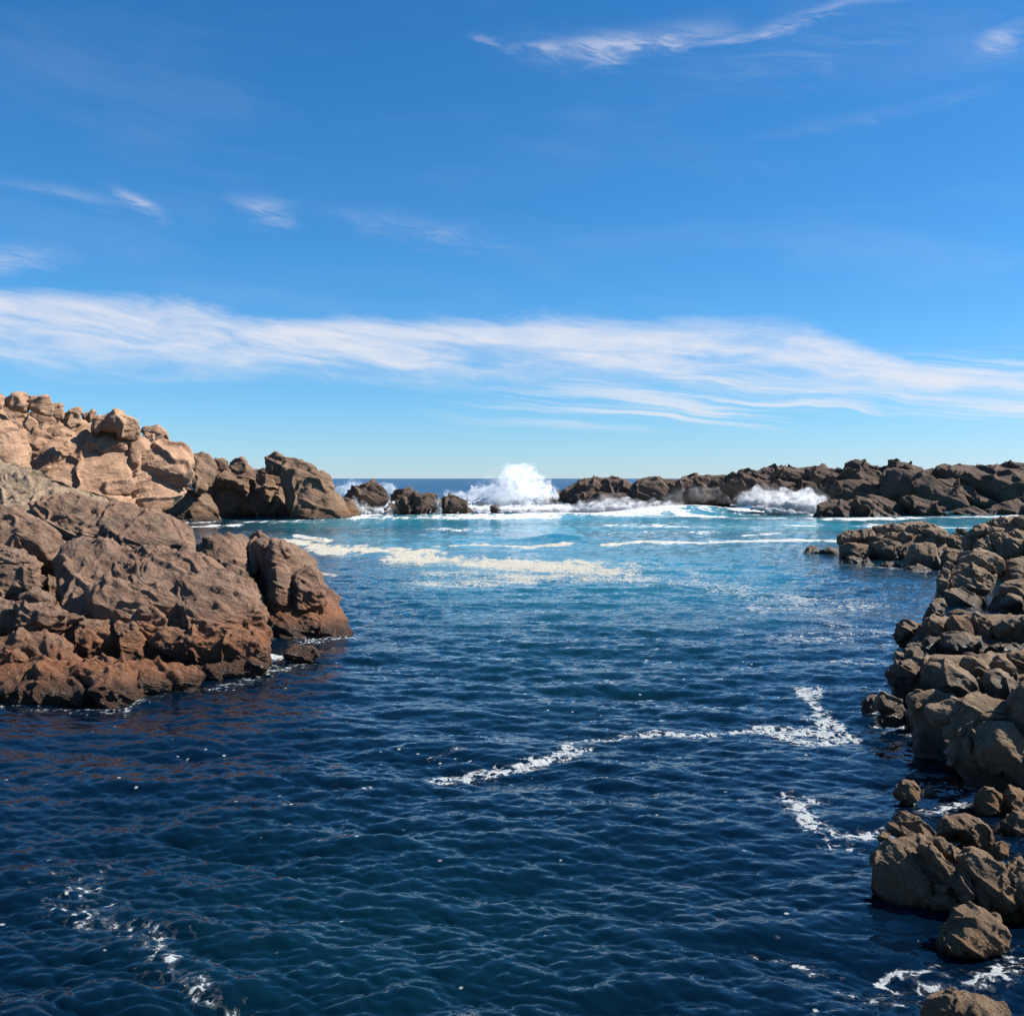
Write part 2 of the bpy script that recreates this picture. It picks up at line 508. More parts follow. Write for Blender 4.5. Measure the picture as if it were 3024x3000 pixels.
    dsp += min(1.0, s * 3) * a['fi'] * (0.35 - 1.6 * np.abs(perlin(wv * a['ff'] * (1, 1, 1.5) + sh)))
    if 'jb' in a and big > 50:
        wob = 0.35 * perlin(wv * a['jf'] + sh)
        for dirn, spc in ((bd, a['jb']), (np.array((.80, -.45, .35)), a['jv']), (np.array((-.55, -.75, .25)), a['jv'] * 1.6)):
            g = (wv @ dirn) / spc + wob + sh[0]
            g = np.abs(g - np.round(g)) * spc
            gate = sstep(perlin(wv * a['jf'] * 0.6 + sh + spc), -0.05, 0.18)
            dsp -= am * a['jd'] * gate * np.exp(-(g / a['jw']) ** 2)
    if a['pit'] > 0 and big > 60:
        wl = worley(wv * a['pitf'] * (1.0, 1.0, 1.35) + 0.35 * fbm(wv * a['pitf'] * 1.5, 2)[:, None] + sh)
        gate = sstep(perlin(wv * a['pitf'] * 0.45 + 31), -0.25, 0.35)
        dsp -= am * a['pit'] * gate * sstep(wl, a['pitc'] + 0.10, a['pitc'] - 0.14)
        wl = worley(wv * a['pitf'] * 2.7 + sh)
        gate = sstep(perlin(wv * a['pitf'] * 0.8 + 77), -0.1, 0.3)
        dsp -= am * a['pit'] * 0.4 * gate * sstep(wl, a['pitc'] + 0.06, a['pitc'] - 0.14)
    wv = wv + nv * dsp[:, None]
    if foot and lean <= 50 and wv[:, 2].max() > 0.1:                 # feet spread towards the sea bed
        zt = 0.45 * wv[:, 2].max()
        fl = np.clip((zt - wv[:, 2]) / (zt + 0.25), 0, 1.3) ** 1.3
        wv[:, :2] = c3[:2] + (wv[:, :2] - c3[:2]) * (1 + 0.30 * fl)[:, None]
    lowm = np.minimum(wv[:, 2] + 0.18, 0)
    wv[:, 2] += lowm * (sink - 1)
    base = Vector((float(c3[0]), float(c3[1]), float(max(wv[:, 2].min(), -1.5))))
    off = base
    me = new_mesh(name, wv - np.array(off), f, mat)
    if core:
        from mathutils.bvhtree import BVHTree as BT
        CORES.setdefault(core, []).append(BT.FromPolygons(wv.tolist(), f.tolist(), all_triangles=True))
    ob = link(name, me, parent)
    ob.location = off - (parent.location if parent else Vector((0, 0, 0)))
    TRIS[0] += len(f)
    if wv[:, 2].min() < 0.3 and c3[1] < 70:
        ROCK_TREES.append((wv, f))
    return ob


def lumps(parent, fr, mat, sty, rows, **kw):
    for r in rows:
        name, pts = r[0], r[1]
        k = dict(kw)
        if len(r) > 2:
            k.update(r[2])
        lump(name, fr, pts, mat, 'block' if sty == 'near' and name in ('block', 'wet_ledge', 'ledge') else sty, parent, **k)

# ------------------------------------------------------------------ near left outcrop
T = thing('rock_outcrop', 'pitted brown rock outcrop with rust orange blocks at its foot, beside the channel', 'rock outcrop', (-9, 30, 0))
lumps(T, 'A', M_SLOPE, 'near', [
    ('back_slope', [(-120, 330), (0, 385), (150, 450), (350, 560), (560, 620), (760, 670), (960, 730), (1010, 800), (1000, 870), (700, 900), (300, 860), (-120, 860)], dict(d=46, lean=68, t=.9, cuts=0, lod=1, core='n', yaw=12)),
])
lumps(T, 'A', M_NEAR, 'near', [
    ('shoulder', [(560, 640), (760, 680), (900, 720), (1000, 760), (1010, 860), (820, 880), (600, 840), (480, 740)], dict(d=39, lean=62, t=.5, on='n', yaw=10)),
    ('shoulder', [(150, 640), (420, 600), (620, 680), (600, 820), (400, 830), (230, 780)], dict(d=38, lean=60, t=.5, on='n', yaw=10)),
    ('main_mass', [(290, 830), (420, 790), (560, 830), (760, 850), (1020, 880), (1200, 960), (1330, 1080), (1390, 1200), (1400, 1400), (1200, 1450), (900, 1440), (640, 1420), (400, 1300), (310, 1180)], dict(z=1.6, lean=58, t=.9, cuts=1, lod=1, core='n', yaw=8)),
    ('main_mass', [(520, 900), (760, 860), (1010, 900), (1150, 1000), (1120, 1150), (900, 1180), (640, 1160), (520, 1050)], dict(z=2.2, lean=60, t=.4, cuts=2, on='n', proud=-.4, yaw=10)),
    ('main_mass', [(880, 1010), (1180, 980), (1320, 1090), (1380, 1230), (1390, 1330), (1180, 1320), (960, 1250)], dict(z=1.45, lean=52, t=.45, cuts=2, on='n', proud=-.3, yaw=20)),
    ('main_mass', [(420, 1060), (620, 1040), (860, 1100), (1000, 1210), (960, 1300), (720, 1280), (500, 1220)], dict(z=1.35, lean=50, t=.45, cuts=2, on='n', proud=-.3, yaw=10)),
    ('ledge', [(760, 1330), (1000, 1300), (1280, 1310), (1395, 1380), (1390, 1440), (1220, 1480), (980, 1470), (800, 1450)], dict(z=.55, lean=36, t=.45, on='n')),
    ('cavern_roof', [(-100, 640), (80, 650), (280, 740), (330, 830), (280, 960), (180, 880), (90, 740), (-100, 720)], dict(z=3.0, d=33.5, lean=45, t=.7)),
    ('cavern_wall', [(-80, 720), (150, 740), (320, 860), (330, 1180), (150, 1150), (-80, 1150)], dict(d=35.5, lean=5, t=.7)),
    ('block', [(-80, 850), (90, 845), (180, 900), (190, 960), (150, 1000), (-80, 1000)], dict(d=30.5, lean=35)),
    ('block', [(-60, 960), (60, 945), (180, 960), (195, 1050), (150, 1120), (-60, 1130)], dict(d=29.3, lean=28)),
    ('block', [(100, 1100), (190, 1070), (265, 1075), (280, 1130), (240, 1180), (90, 1170)], dict(d=28.6, lean=30)),
    ('block', [(-80, 1145), (60, 1130), (110, 1160), (130, 1220), (90, 1290), (-80, 1310)], dict(d=27.3, lean=35)),
    ('block', [(100, 1150), (250, 1125), (345, 1200), (300, 1255), (170, 1285), (90, 1270)], dict(d=27.0, lean=38)),
    ('block', [(-80, 1320), (160, 1295), (300, 1285), (345, 1330), (372, 1400), (366, 1475), (150, 1480), (-80, 1490)], dict(d=25.9, lean=24, e=.55)),
    ('block', [(-80, 1385), (60, 1385), (120, 1405), (146, 1450), (140, 1490), (-80, 1500)], dict(d=25.3, lean=20, e=.6)),
    ('block', [(345, 1262), (450, 1250), (565, 1238), (615, 1300), (632, 1400), (610, 1450), (480, 1460), (385, 1425)], dict(d=26.3, lean=22, e=.52, on='n', proud=.3)),
    ('block', [(370, 1430), (440, 1408), (520, 1432), (500, 1465), (385, 1470)], dict(d=25.6, lean=30, on='n', proud=.3)),
    ('block', [(590, 1245), (690, 1265), (765, 1340), (750, 1450), (650, 1455), (640, 1330)], dict(d=26.7, lean=26, e=.6, on='n', proud=.3)),
    ('block', [(690, 1340), (740, 1360), (760, 1450), (700, 1455)], dict(d=26.2, lean=20, on='n', proud=.3)),
    ('block', [(800, 1400), (850, 1400), (870, 1455), (790, 1455)], dict(d=26.3, lean=20, on='n', proud=.3)),
    ('block', [(300, 1205), (420, 1195), (440, 1215), (350, 1245), (300, 1250)], dict(d=27.2, lean=40)),
    ('block', [(1290, 1295), (1350, 1280), (1396, 1330), (1396, 1430), (1350, 1420), (1300, 1370)], dict(d=26.6, lean=15, e=.55, on='n', proud=.3)),
    ('apron', [(-120, 1470), (200, 1440), (600, 1430), (900, 1440), (1080, 1470), (1000, 1530), (760, 1580), (540, 1625), (300, 1610), (-120, 1600)], dict(lean=60, t=.3, cuts=0)),
    ('wet_ledge', [(-80, 1485), (120, 1470), (280, 1465), (366, 1470), (430, 1540), (495, 1640), (380, 1630), (200, 1625), (-80, 1610)], dict(lean=62, t=.35, e=.6)),
    ('wet_ledge', [(368, 1455), (500, 1440), (640, 1440), (775, 1460), (772, 1540), (680, 1620), (560, 1652), (490, 1600), (430, 1530)], dict(lean=60, t=.38, e=.6)),
    ('wet_ledge', [(782, 1460), (900, 1448), (1010, 1455), (1060, 1490), (960, 1560), (820, 1585), (780, 1540)], dict(lean=60, t=.35)),
    ('wet_ledge', [(1000, 1465), (1180, 1460), (1395, 1430), (1385, 1460), (1200, 1500), (1040, 1510)], dict(lean=62, t=.3)),
    ('grey_shoulder', [(1015, 800), (1090, 755), (1250, 780), (1290, 840), (1285, 1000), (1310, 1060), (1385, 1120), (1370, 1200), (1200, 1080), (1080, 960), (1020, 880)], dict(d=34.5, lean=52, t=.7, core='n2')),
    ('buttress', [(1290, 830), (1340, 790), (1400, 830), (1480, 835), (1560, 865), (1630, 950), (1690, 1090), (1770, 1212), (1725, 1290), (1500, 1300), (1400, 1170), (1370, 950)], dict(lean=44, t=.9, core='n2', yaw=25)),
    ('core', [(1230, 880), (1330, 850), (1420, 870), (1480, 1000), (1450, 1280), (1300, 1280)], dict(d=35.8, lean=15, t=.5, cuts=0)),
    ('rib', [(1285, 830), (1330, 800), (1352, 860), (1330, 1000), (1300, 1010), (1290, 900)], dict(d=35.3, lean=40, on='n2', proud=.1, yaw=20)),
    ('rib', [(1400, 1000), (1450, 930), (1500, 960), (1510, 1080), (1490, 1180), (1430, 1190), (1385, 1120)], dict(d=34.0, lean=36, t=.5, on='n2', proud=.1, yaw=20)),
    ('rib', [(1520, 1010), (1590, 960), (1660, 1060), (1700, 1150), (1640, 1200), (1540, 1180)], dict(d=33.9, lean=40, t=.45, on='n2', proud=.1, yaw=20)),
    ('rib', [(1395, 840), (1460, 850), (1510, 900), (1490, 960), (1400, 980), (1380, 900)], dict(d=35.9, lean=40, t=.5, on='n2', proud=.1, yaw=20)),
    ('knob', [(1285, 795), (1340, 768), (1395, 800), (1400, 830), (1310, 835)], dict(d=37.5, lean=15)),
    ('knob', [(1475, 850), (1500, 828), (1550, 850), (1560, 885), (1490, 890)], dict(d=36.6, lean=15)),
    ('toe', [(1400, 1195), (1440, 1190), (1465, 1290), (1410, 1302)], dict(lean=15, t=.35)),
    ('toe', [(1480, 1230), (1540, 1180), (1620, 1195), (1735, 1292), (1600, 1300), (1490, 1302)], dict(lean=30, t=.5)),
])
lumps(T, 'P', M_NEAR, 'near', [
    ('main_mass', [(-900, 1540), (-500, 1500), (-60, 1520), (60, 1640), (60, 1900), (-40, 2060), (-400, 2090), (-900, 2060)], dict(d=30.5, lean=52, t=.9)),
    ('main_mass', [(-1500, 1560), (-1000, 1490), (-700, 1520), (-640, 2040), (-1000, 2080), (-1500, 2020)], dict(d=30.5, lean=50, t=.9)),
])
lumps(T, 'P', M_SLOPE, 'near', [
    ('back_slope', [(-1100, 1330), (-500, 1290), (-40, 1320), (90, 1400), (60, 1640), (-400, 1660), (-1100, 1640)], dict(d=48, lean=66, t=.8)),
])
tag(lump('water_rock', 'A', [(1470, 1390), (1540, 1352), (1600, 1362), (1655, 1388), (1600, 1425), (1480, 1410)], M_NEAR, 'near', lean=35),
    'small low brown rock awash just off the pitted outcrop', 'rock')

# ------------------------------------------------------------------ far left cliff and headland
T = thing('cliff', 'tall tan rock cliff of slanting rounded slabs running down to a dark headland', 'cliff', (-45, 105, 0))
lumps(T, 'B', M_CLIFF, 'cliff', yaw=18, on='c', proud=-.35, tk=.32, rows=[
    ('core', [(-150, 330), (200, 270), (480, 330), (700, 390), (950, 440), (1300, 560), (1500, 640), (1850, 680), (1900, 1100), (900, 1150), (-150, 950)], dict(d=107, lean=36, t=1.5, cuts=0, core='c')),
    ('slab', [(-200, 860), (0, 735), (150, 680), (300, 600), (480, 470), (640, 352), (685, 385), (600, 520), (420, 680), (200, 835), (0, 900)], dict(d=88, lean=42, t=0.90)),
    ('slab', [(200, 850), (330, 740), (560, 600), (760, 480), (930, 390), (965, 440), (900, 590), (760, 700), (560, 820), (330, 950)], dict(d=93, lean=42, t=0.90)),
    ('slab', [(400, 1000), (600, 835), (820, 740), (970, 690), (1150, 670), (1300, 705), (1420, 900), (1330, 1040), (1150, 1090), (850, 1140), (600, 1100)], dict(d=101, lean=48, t=1.08, lod=0)),
    ('slab', [(820, 690), (890, 560), (980, 470), (1100, 455), (1230, 480), (1310, 540), (1315, 700), (1120, 690), (960, 720)], dict(d=106, lean=40, t=0.90)),
    ('slab', [(1390, 790), (1470, 700), (1560, 640), (1700, 608), (1850, 618), (1910, 680), (1950, 850), (1940, 1010), (1870, 1005), (1640, 950), (1440, 915)], dict(d=119, lean=40, t=1.32)),
    ('slab', [(1430, 925), (1640, 960), (1880, 1015), (1905, 1100), (1760, 1220), (1600, 1340), (1480, 1330), (1370, 1260), (1290, 1060)], dict(d=113, lean=44, t=1.14)),
    ('slab', [(1310, 590), (1420, 525), (1540, 590), (1545, 660), (1400, 780), (1430, 900), (1330, 820), (1310, 700)], dict(d=115, lean=38, t=0.72)),
    ('foot_slope', [(-200, 820), (0, 800), (250, 900), (500, 1010), (900, 1120), (1300, 1060), (1400, 1330), (1000, 1400), (400, 1300), (-200, 1250)], dict(d=90, lean=55, t=1.2, proud=-.4)),
    ('block', [(-60, 350), (80, 350), (210, 400), (245, 490), (160, 610), (0, 660), (-60, 640)], dict(d=88, lean=25)),
    ('block', [(-60, 235), (60, 222), (200, 240), (272, 290), (275, 390), (200, 410), (0, 340), (-60, 330)], dict(d=91, lean=20)),
    ('block', [(268, 262), (420, 278), (540, 330), (585, 390), (500, 470), (400, 430), (300, 340)], dict(d=94, lean=20)),
    ('block', [(280, 330), (380, 390), (400, 500), (300, 560), (200, 560), (220, 430)], dict(d=93, lean=15)),
    ('block', [(400, 420), (480, 400), (520, 440), (420, 560), (360, 560)], dict(d=93, lean=20)),
    ('block', [(515, 250), (570, 222), (615, 240), (665, 300), (650, 380), (560, 370)], dict(d=97, lean=15)),
    ('block', [(640, 330), (720, 290), (790, 320), (800, 400), (720, 470), (650, 430)], dict(d=98, lean=25)),
    ('block', [(690, 290), (760, 253), (830, 245), (842, 310), (790, 370), (720, 340)], dict(d=102, lean=10)),
    ('block', [(845, 325), (920, 280), (985, 302), (965, 335), (1040, 372), (930, 400), (850, 370)], dict(d=104, lean=10)),
    ('block', [(560, 560), (760, 420), (860, 380), (900, 420), (760, 520), (620, 640)], dict(d=96, lean=40, t=.8)),
    ('block', [(820, 660), (900, 600), (1000, 590), (1060, 640), (980, 700), (860, 710)], dict(d=103, lean=30, t=.8)),
    ('slab', [(-200, 560), (0, 640), (120, 620), (260, 560), (420, 480), (500, 470), (300, 640), (0, 800), (-200, 800)], dict(d=92, lean=30, t=0.48)),
])
lumps(T, 'P', M_CLIFF, 'cliff', [
    ('slab', [(-900, 1180), (-400, 1120), (-20, 1190), (60, 1300), (60, 1480), (-500, 1520), (-900, 1480)], dict(d=90, lean=36, t=2.0)),
    ('slab', [(-1900, 1240), (-1300, 1150), (-750, 1150), (-700, 1500), (-1300, 1540), (-1900, 1500)], dict(d=92, lean=36, t=2.2)),
])
FL = 'boulders perched on the cliff'
for nm, pts, d, lab in [
    ('boulder', [(30, 190), (80, 150), (200, 108), (272, 130), (280, 210), (250, 262), (120, 240), (40, 215)], 92, 'dark-sided tan boulder on the cliff top beside a paler rounded one'),
    ('boulder', [(262, 175), (340, 122), (430, 135), (490, 155), (515, 200), (500, 285), (400, 285), (280, 235)], 93, 'pale rounded tan boulder capping the highest part of the cliff'),
    ('boulder', [(-70, 130), (-10, 112), (35, 120), (38, 190), (10, 235), (-70, 240)], 91, 'tan boulder at the cliff crest beyond the dark-sided one'),
    ('boulder', [(940, 420), (1060, 378), (1130, 335), (1210, 318), (1330, 345), (1392, 430), (1385, 510), (1340, 535), (1200, 478), (1010, 462)], 107, 'large overhanging tan boulder perched on a sloping slab of the cliff'),
    ('boulder', [(1428, 495), (1500, 448), (1640, 452), (1697, 500), (1695, 530), (1560, 530)], 117, 'flat brown cap boulder topping a small stack on the cliff'),
    ('boulder', [(1436, 545), (1480, 503), (1545, 530), (1565, 560), (1552, 612), (1450, 590)], 115, 'small rounded tan boulder under the flat cap boulder of the cliff stack'),
    ('boulder', [(1560, 535), (1690, 528), (1735, 605), (1600, 590)], 117, 'thin wedge boulder under the flat cap boulder of the cliff stack'),
]:
    cx_, cy_ = (sum(p[k] for p in pts) / len(pts) for k in (0, 1))
    pts = [(cx_ + (a - cx_) * 1.14, cy_ + (b - cy_) * (1.5 if b > cy_ else 1.0)) for a, b in pts]
    tag(lump(nm, 'B', pts, M_CLIFF, 'cliff', d=d, lean=8, cuts=6, yaw=10), lab, 'boulder', FL)
lumps(T, 'C', M_HEAD, 'head', yaw=10, on='h', proud=-.05, tk=.34, rows=[
    ('core', [(380, 300), (620, 270), (900, 300), (1150, 320), (1500, 480), (1560, 740), (1000, 740), (700, 740), (420, 740)], dict(d=135, lean=25, t=1.8, cuts=0, core='h')),
    ('block', [(330, 520), (400, 480), (470, 540), (455, 650), (350, 665)], dict(d=128, lean=20)),
    ('block', [(-60, 600), (40, 420), (190, 420), (280, 560), (120, 690)], dict(d=129, lean=25)),
    ('slab', [(185, 140), (260, 118), (380, 150), (445, 205), (470, 270), (420, 360), (320, 460), (225, 380), (195, 250)], dict(d=127, lean=35)),
    ('block', [(440, 192), (520, 182), (565, 210), (560, 280), (470, 300)], dict(d=130, lean=20)),
    ('block', [(555, 232), (650, 198), (705, 205), (775, 272), (835, 370), (830, 420), (700, 400), (600, 310)], dict(d=131, lean=30)),
    ('slab', [(430, 300), (600, 290), (720, 370), (845, 430), (850, 500), (760, 600), (620, 470), (430, 430)], dict(d=130, lean=40)),
    ('pillow', [(405, 550), (440, 480), (510, 435), (600, 442), (692, 490), (690, 570), (620, 660), (550, 732), (440, 735), (385, 630)], dict(lean=35)),
    ('slab', [(-40, 620), (100, 540), (175, 470), (280, 500), (340, 520), (395, 600), (430, 690), (445, 750), (240, 755), (60, 750), (-40, 720)], dict(lean=40)),
    ('block', [(200, 390), (250, 340), (340, 410), (350, 470), (250, 490)], dict(d=125, lean=30)),
    ('block', [(330, 520), (380, 430), (480, 405), (470, 440), (400, 530)], dict(d=126, lean=30)),
    ('slab', [(620, 650), (720, 555), (840, 560), (935, 585), (900, 690), (880, 728), (700, 728), (600, 728)], dict(lean=35)),
    ('block', [(790, 520), (850, 480), (900, 500), (890, 545), (810, 550)], dict(d=129, lean=25)),
    ('recess', [(790, 300), (915, 258), (1000, 330), (1010, 480), (960, 640), (860, 640), (830, 440)], dict(d=137, lean=15, t=1.2)),
    ('head_boulder', [(890, 195), (920, 150), (1020, 120), (1120, 148), (1185, 215), (1140, 290), (1045, 335), (930, 325), (912, 250)], dict(d=131, lean=15)),
    ('block', [(878, 345), (1000, 325), (1065, 380), (1015, 436), (880, 436)], dict(d=130, lean=20)),
    ('block', [(1030, 400), (1090, 320), (1200, 310), (1260, 380), (1250, 445), (1060, 445)], dict(d=130.5, lean=30)),
    ('dome', [(1060, 330), (1110, 150), (1280, 236), (1400, 302), (1500, 385), (1600, 540), (1650, 640), (1695, 735), (1500, 748), (1330, 748), (1230, 660), (1130, 520)], dict(lean=30, t=2.0, cuts=1)),
    ('face', [(945, 690), (970, 600), (1035, 450), (1200, 440), (1355, 455), (1345, 580), (1260, 728), (960, 735)], dict(lean=28, t=1.5)),
    ('rib', [(1360, 560), (1385, 470), (1420, 480), (1430, 640), (1425, 742), (1362, 742)], dict(lean=12, t=1.1)),
    ('rib', [(1435, 590), (1480, 540), (1540, 600), (1640, 690), (1670, 740), (1440, 744)], dict(lean=25, t=.9)),
    ('toe', [(1600, 525), (1680, 540), (1760, 620), (1835, 728), (1690, 738), (1640, 640)], dict(lean=25, t=1.3)),
])

# ------------------------------------------------------------------ reef rocks in the surf
for nm, pts, kw, lab in [
    ('reef_rock', [(295, 292), (330, 262), (400, 230), (490, 215), (560, 250), (608, 300), (560, 350), (470, 378), (380, 345)], dict(d=139, lean=30), 'highest dark brown reef rock, twin-humped, with surf breaking behind it'),
    ('reef_rock', [(605, 290), (640, 258), (700, 254), (765, 265), (795, 300), (760, 345), (640, 350)], dict(d=138, lean=25), 'low dark reef rock between the twin-humped rock and the streaming ones'),
    ('reef_rock', [(735, 310), (800, 288), (890, 298), (915, 335), (905, 440), (850, 462), (790, 440), (755, 350)], dict(d=133.5, lean=25), 'dark reef rock in the middle of the ledge with white water streaming down both sides'),
    ('reef_rock', [(975, 302), (1080, 312), (1150, 345), (1175, 380), (1172, 435), (1075, 450), (1010, 410)], dict(d=133, lean=25), 'dark flat-topped reef rock at the seaward end of the ledge'),
    ('reef_rock', [(660, 350), (720, 330), (780, 350), (805, 450), (700, 462)], dict(d=133.2, lean=25), 'dark reef rock half veiled by a curtain of falling white water'),
    ('reef_rock', [(1330, 375), (1385, 368), (1400, 420), (1340, 428)], dict(d=134, lean=25), 'last small reef rock almost buried in white surf'),
    ('reef_rock', [(830, 282), (880, 278), (950, 295), (930, 310), (850, 300)], dict(d=145, lean=25), 'thin strip of dark reef rock behind the white curtain'),
]:
    tag(lump(nm, 'D', pts, M_RIDGE, 'ridge', cuts=8, e=.62, **kw), lab, 'rock', 'reef rocks across the channel mouth')

tag(lump('reef_ledge', 'D', [(540, 445), (600, 372), (700, 345), (830, 335), (960, 322), (1100, 350), (1200, 395), (1260, 448), (900, 462)], M_RIDGE, 'ridge', d=136, lean=35, t=1.3, cuts=2),
    'low dark reef ledge joining the reef rocks, mostly veiled by white water', 'rock', 'reef rocks across the channel mouth')

# ------------------------------------------------------------------ far right ridge
T = thing('rock_ridge', 'long low dark brown rock ridge rising beyond the surf on the far side', 'rock ridge', (40, 165, 0))
lumps(T, 'O', M_RIDGE, 'ridge', yaw=-8, on='r', proud=-.25, tk=.30, rows=[
    ('core', [(60, 374), (240, 290), (340, 228), (470, 158), (560, 152), (730, 150), (860, 182), (920, 260), (900, 360), (500, 376)], dict(d=187, lean=35, t=2.0, cuts=0, core='r')),
    ('core', [(820, 310), (870, 185), (1000, 137), (1150, 190), (1300, 156), (1400, 132), (1600, 132), (1820, 116), (1932, 130), (1960, 250), (1700, 335), (1250, 350), (900, 350)], dict(d=180, lean=35, t=2.0, cuts=0, core='r')),
    ('tip', [(60, 372), (120, 325), (190, 295), (300, 290), (400, 340), (420, 372), (200, 378)], dict(d=186, lean=35)),
    ('slab', [(240, 288), (340, 225), (425, 218), (430, 280), (310, 310)], dict(d=187, lean=30)),
    ('slab', [(405, 225), (470, 155), (560, 148), (640, 190), (620, 260), (500, 300), (420, 290)], dict(d=187, lean=30)),
    ('slab', [(620, 210), (660, 150), (730, 147), (860, 178), (880, 235), (790, 280), (650, 280), (610, 240)], dict(d=186, lean=30)),
    ('wedge', [(850, 275), (930, 195), (1000, 127), (1060, 132), (1150, 188), (1245, 262), (1260, 330), (1100, 330), (900, 310)], dict(d=182, lean=28)),
    ('foot', [(270, 310), (450, 275), (800, 262), (1200, 300), (1260, 350), (800, 365), (400, 375)], dict(d=181, lean=40, t=2)),
    ('slab', [(1140, 182), (1300, 152), (1450, 185), (1490, 225), (1360, 290), (1240, 275)], dict(d=180, lean=30)),
    ('slab', [(1345, 152), (1400, 128), (1500, 138), (1570, 190), (1480, 225)], dict(d=179, lean=25)),
    ('slab', [(1485, 125), (1600, 128), (1640, 155), (1540, 162)], dict(d=178, lean=15)),
    ('slab', [(1500, 155), (1640, 128), (1820, 112), (1850, 185), (1750, 240), (1560, 230)], dict(d=175, lean=30)),
    ('foot', [(1240, 265), (1480, 200), (1750, 220), (1880, 250), (1700, 340), (1260, 350)], dict(d=173, lean=40, t=2)),
    ('slab', [(1740, 200), (1810, 158), (1940, 210), (1960, 262), (1800, 265)], dict(d=168, lean=30)),
])
lumps(T, 'N', M_RIDGE, 'ridge', yaw=-8, on='r', proud=-.25, tk=.30, rows=[
    ('core', [(-60, 150), (130, 138), (240, 98), (400, 93), (600, 98), (750, 110), (800, 200), (760, 300), (600, 310), (300, 280), (-60, 240)], dict(d=161, lean=35, t=2.0, cuts=0, core='r')),
    ('core', [(600, 250), (640, 140), (780, 100), (980, 108), (1120, 80), (1270, 108), (1330, 250), (1330, 410), (900, 416), (700, 410), (600, 330)], dict(d=149, lean=38, t=2.0, cuts=0, core='r')),
    ('core', [(1130, 300), (1200, 140), (1390, 88), (1700, 82), (1830, 75), (1932, 80), (2080, 110), (2080, 414), (1600, 414), (1250, 414)], dict(d=144, lean=38, t=2.0, cuts=0, core='r')),
    ('slab', [(-30, 145), (130, 138), (170, 180), (280, 240), (370, 275), (200, 275), (-30, 220)], dict(d=163, lean=35)),
    ('slab', [(125, 130), (240, 93), (295, 110), (350, 155), (260, 185), (150, 175)], dict(d=165, lean=28)),
    ('slab', [(270, 112), (400, 88), (520, 98), (570, 130), (560, 185), (340, 165)], dict(d=163, lean=28)),
    ('slab', [(130, 160), (340, 165), (470, 215), (450, 255), (300, 255), (180, 205)], dict(d=160, lean=35)),
    ('slab', [(530, 115), (600, 93), (740, 103), (760, 155), (570, 185)], dict(d=161, lean=28)),
    ('slab', [(430, 190), (640, 172), (710, 215), (670, 285), (500, 280)], dict(d=157, lean=32)),
    ('horn', [(745, 125), (778, 55), (830, 36), (880, 58), (990, 110), (960, 160), (780, 160)], dict(d=157, lean=12)),
    ('slab', [(710, 125), (900, 95), (1005, 112), (1020, 170), (990, 230), (880, 205), (740, 165)], dict(d=154, lean=28)),
    ('slab', [(980, 120), (1100, 110), (1230, 148), (1310, 200), (1500, 290), (1660, 370), (1710, 408), (1560, 408), (1380, 380), (1200, 290), (1070, 270), (1000, 210)], dict(d=146, lean=40, t=2.4)),
    ('dome', [(970, 135), (1050, 70), (1120, 53), (1200, 68), (1285, 115), (1260, 190), (1030, 190)], dict(d=155, lean=15)),
    ('slab', [(1195, 135), (1300, 98), (1370, 98), (1410, 145), (1320, 185), (1250, 165)], dict(d=152, lean=28)),
    ('slab', [(1295, 190), (1400, 160), (1600, 240), (1770, 335), (1700, 370), (1500, 290), (1330, 225)], dict(d=144, lean=38)),
    ('slab', [(1360, 125), (1390, 83), (1520, 78), (1700, 78), (1800, 98), (1960, 150), (2100, 230), (2100, 330), (1780, 320), (1640, 255), (1420, 180)], dict(d=145, lean=34, t=2.4)),
    ('slab', [(1768, 70), (1830, 53), (1960, 62), (2080, 90), (1940, 112), (1790, 98)], dict(d=150, lean=15)),
    ('slab', [(1830, 118), (1932, 105), (2050, 130), (1950, 165), (1860, 145)], dict(d=146, lean=20)),
    ('slab', [(650, 235), (720, 165), (860, 180), (1000, 230), (1120, 285), (980, 305), (760, 290)], dict(d=149, lean=36)),
    ('pillow', [(770, 300), (860, 278), (950, 308), (1030, 370), (1070, 412), (920, 416), (850, 385)], dict(lean=32)),
    ('pillow', [(890, 285), (980, 280), (1080, 315), (1190, 388), (1205, 412), (1070, 412), (960, 340)], dict(lean=34)),
    ('pillow', [(1130, 295), (1210, 272), (1340, 328), (1450, 395), (1360, 415), (1250, 385)], dict(lean=34)),
    ('foot', [(590, 330), (700, 298), (800, 330), (850, 412), (700, 416), (570, 412)], dict(lean=40)),
    ('foot', [(1690, 350), (1800, 318), (1960, 298), (2080, 330), (2080, 412), (1750, 414)], dict(lean=38)),
    ('foot', [(1440, 350), (1600, 338), (1730, 412), (1500, 414)], dict(lean=36)),
    ('slab', [(1040, 270), (1110, 255), (1200, 290), (1110, 305)], dict(d=143, lean=35)),
])

lumps(T, 'N', M_RIDGE, 'ridge', [
    ('slab', [(1980, 130), (2300, 70), (2700, 80), (3000, 160), (2980, 414), (2100, 414)], dict(d=146, lean=36, t=2.2)),
    ('slab', [(2850, 180), (3200, 90), (3700, 120), (4000, 300), (3900, 414), (2900, 414)], dict(d=146, lean=36, t=2.2)),
])

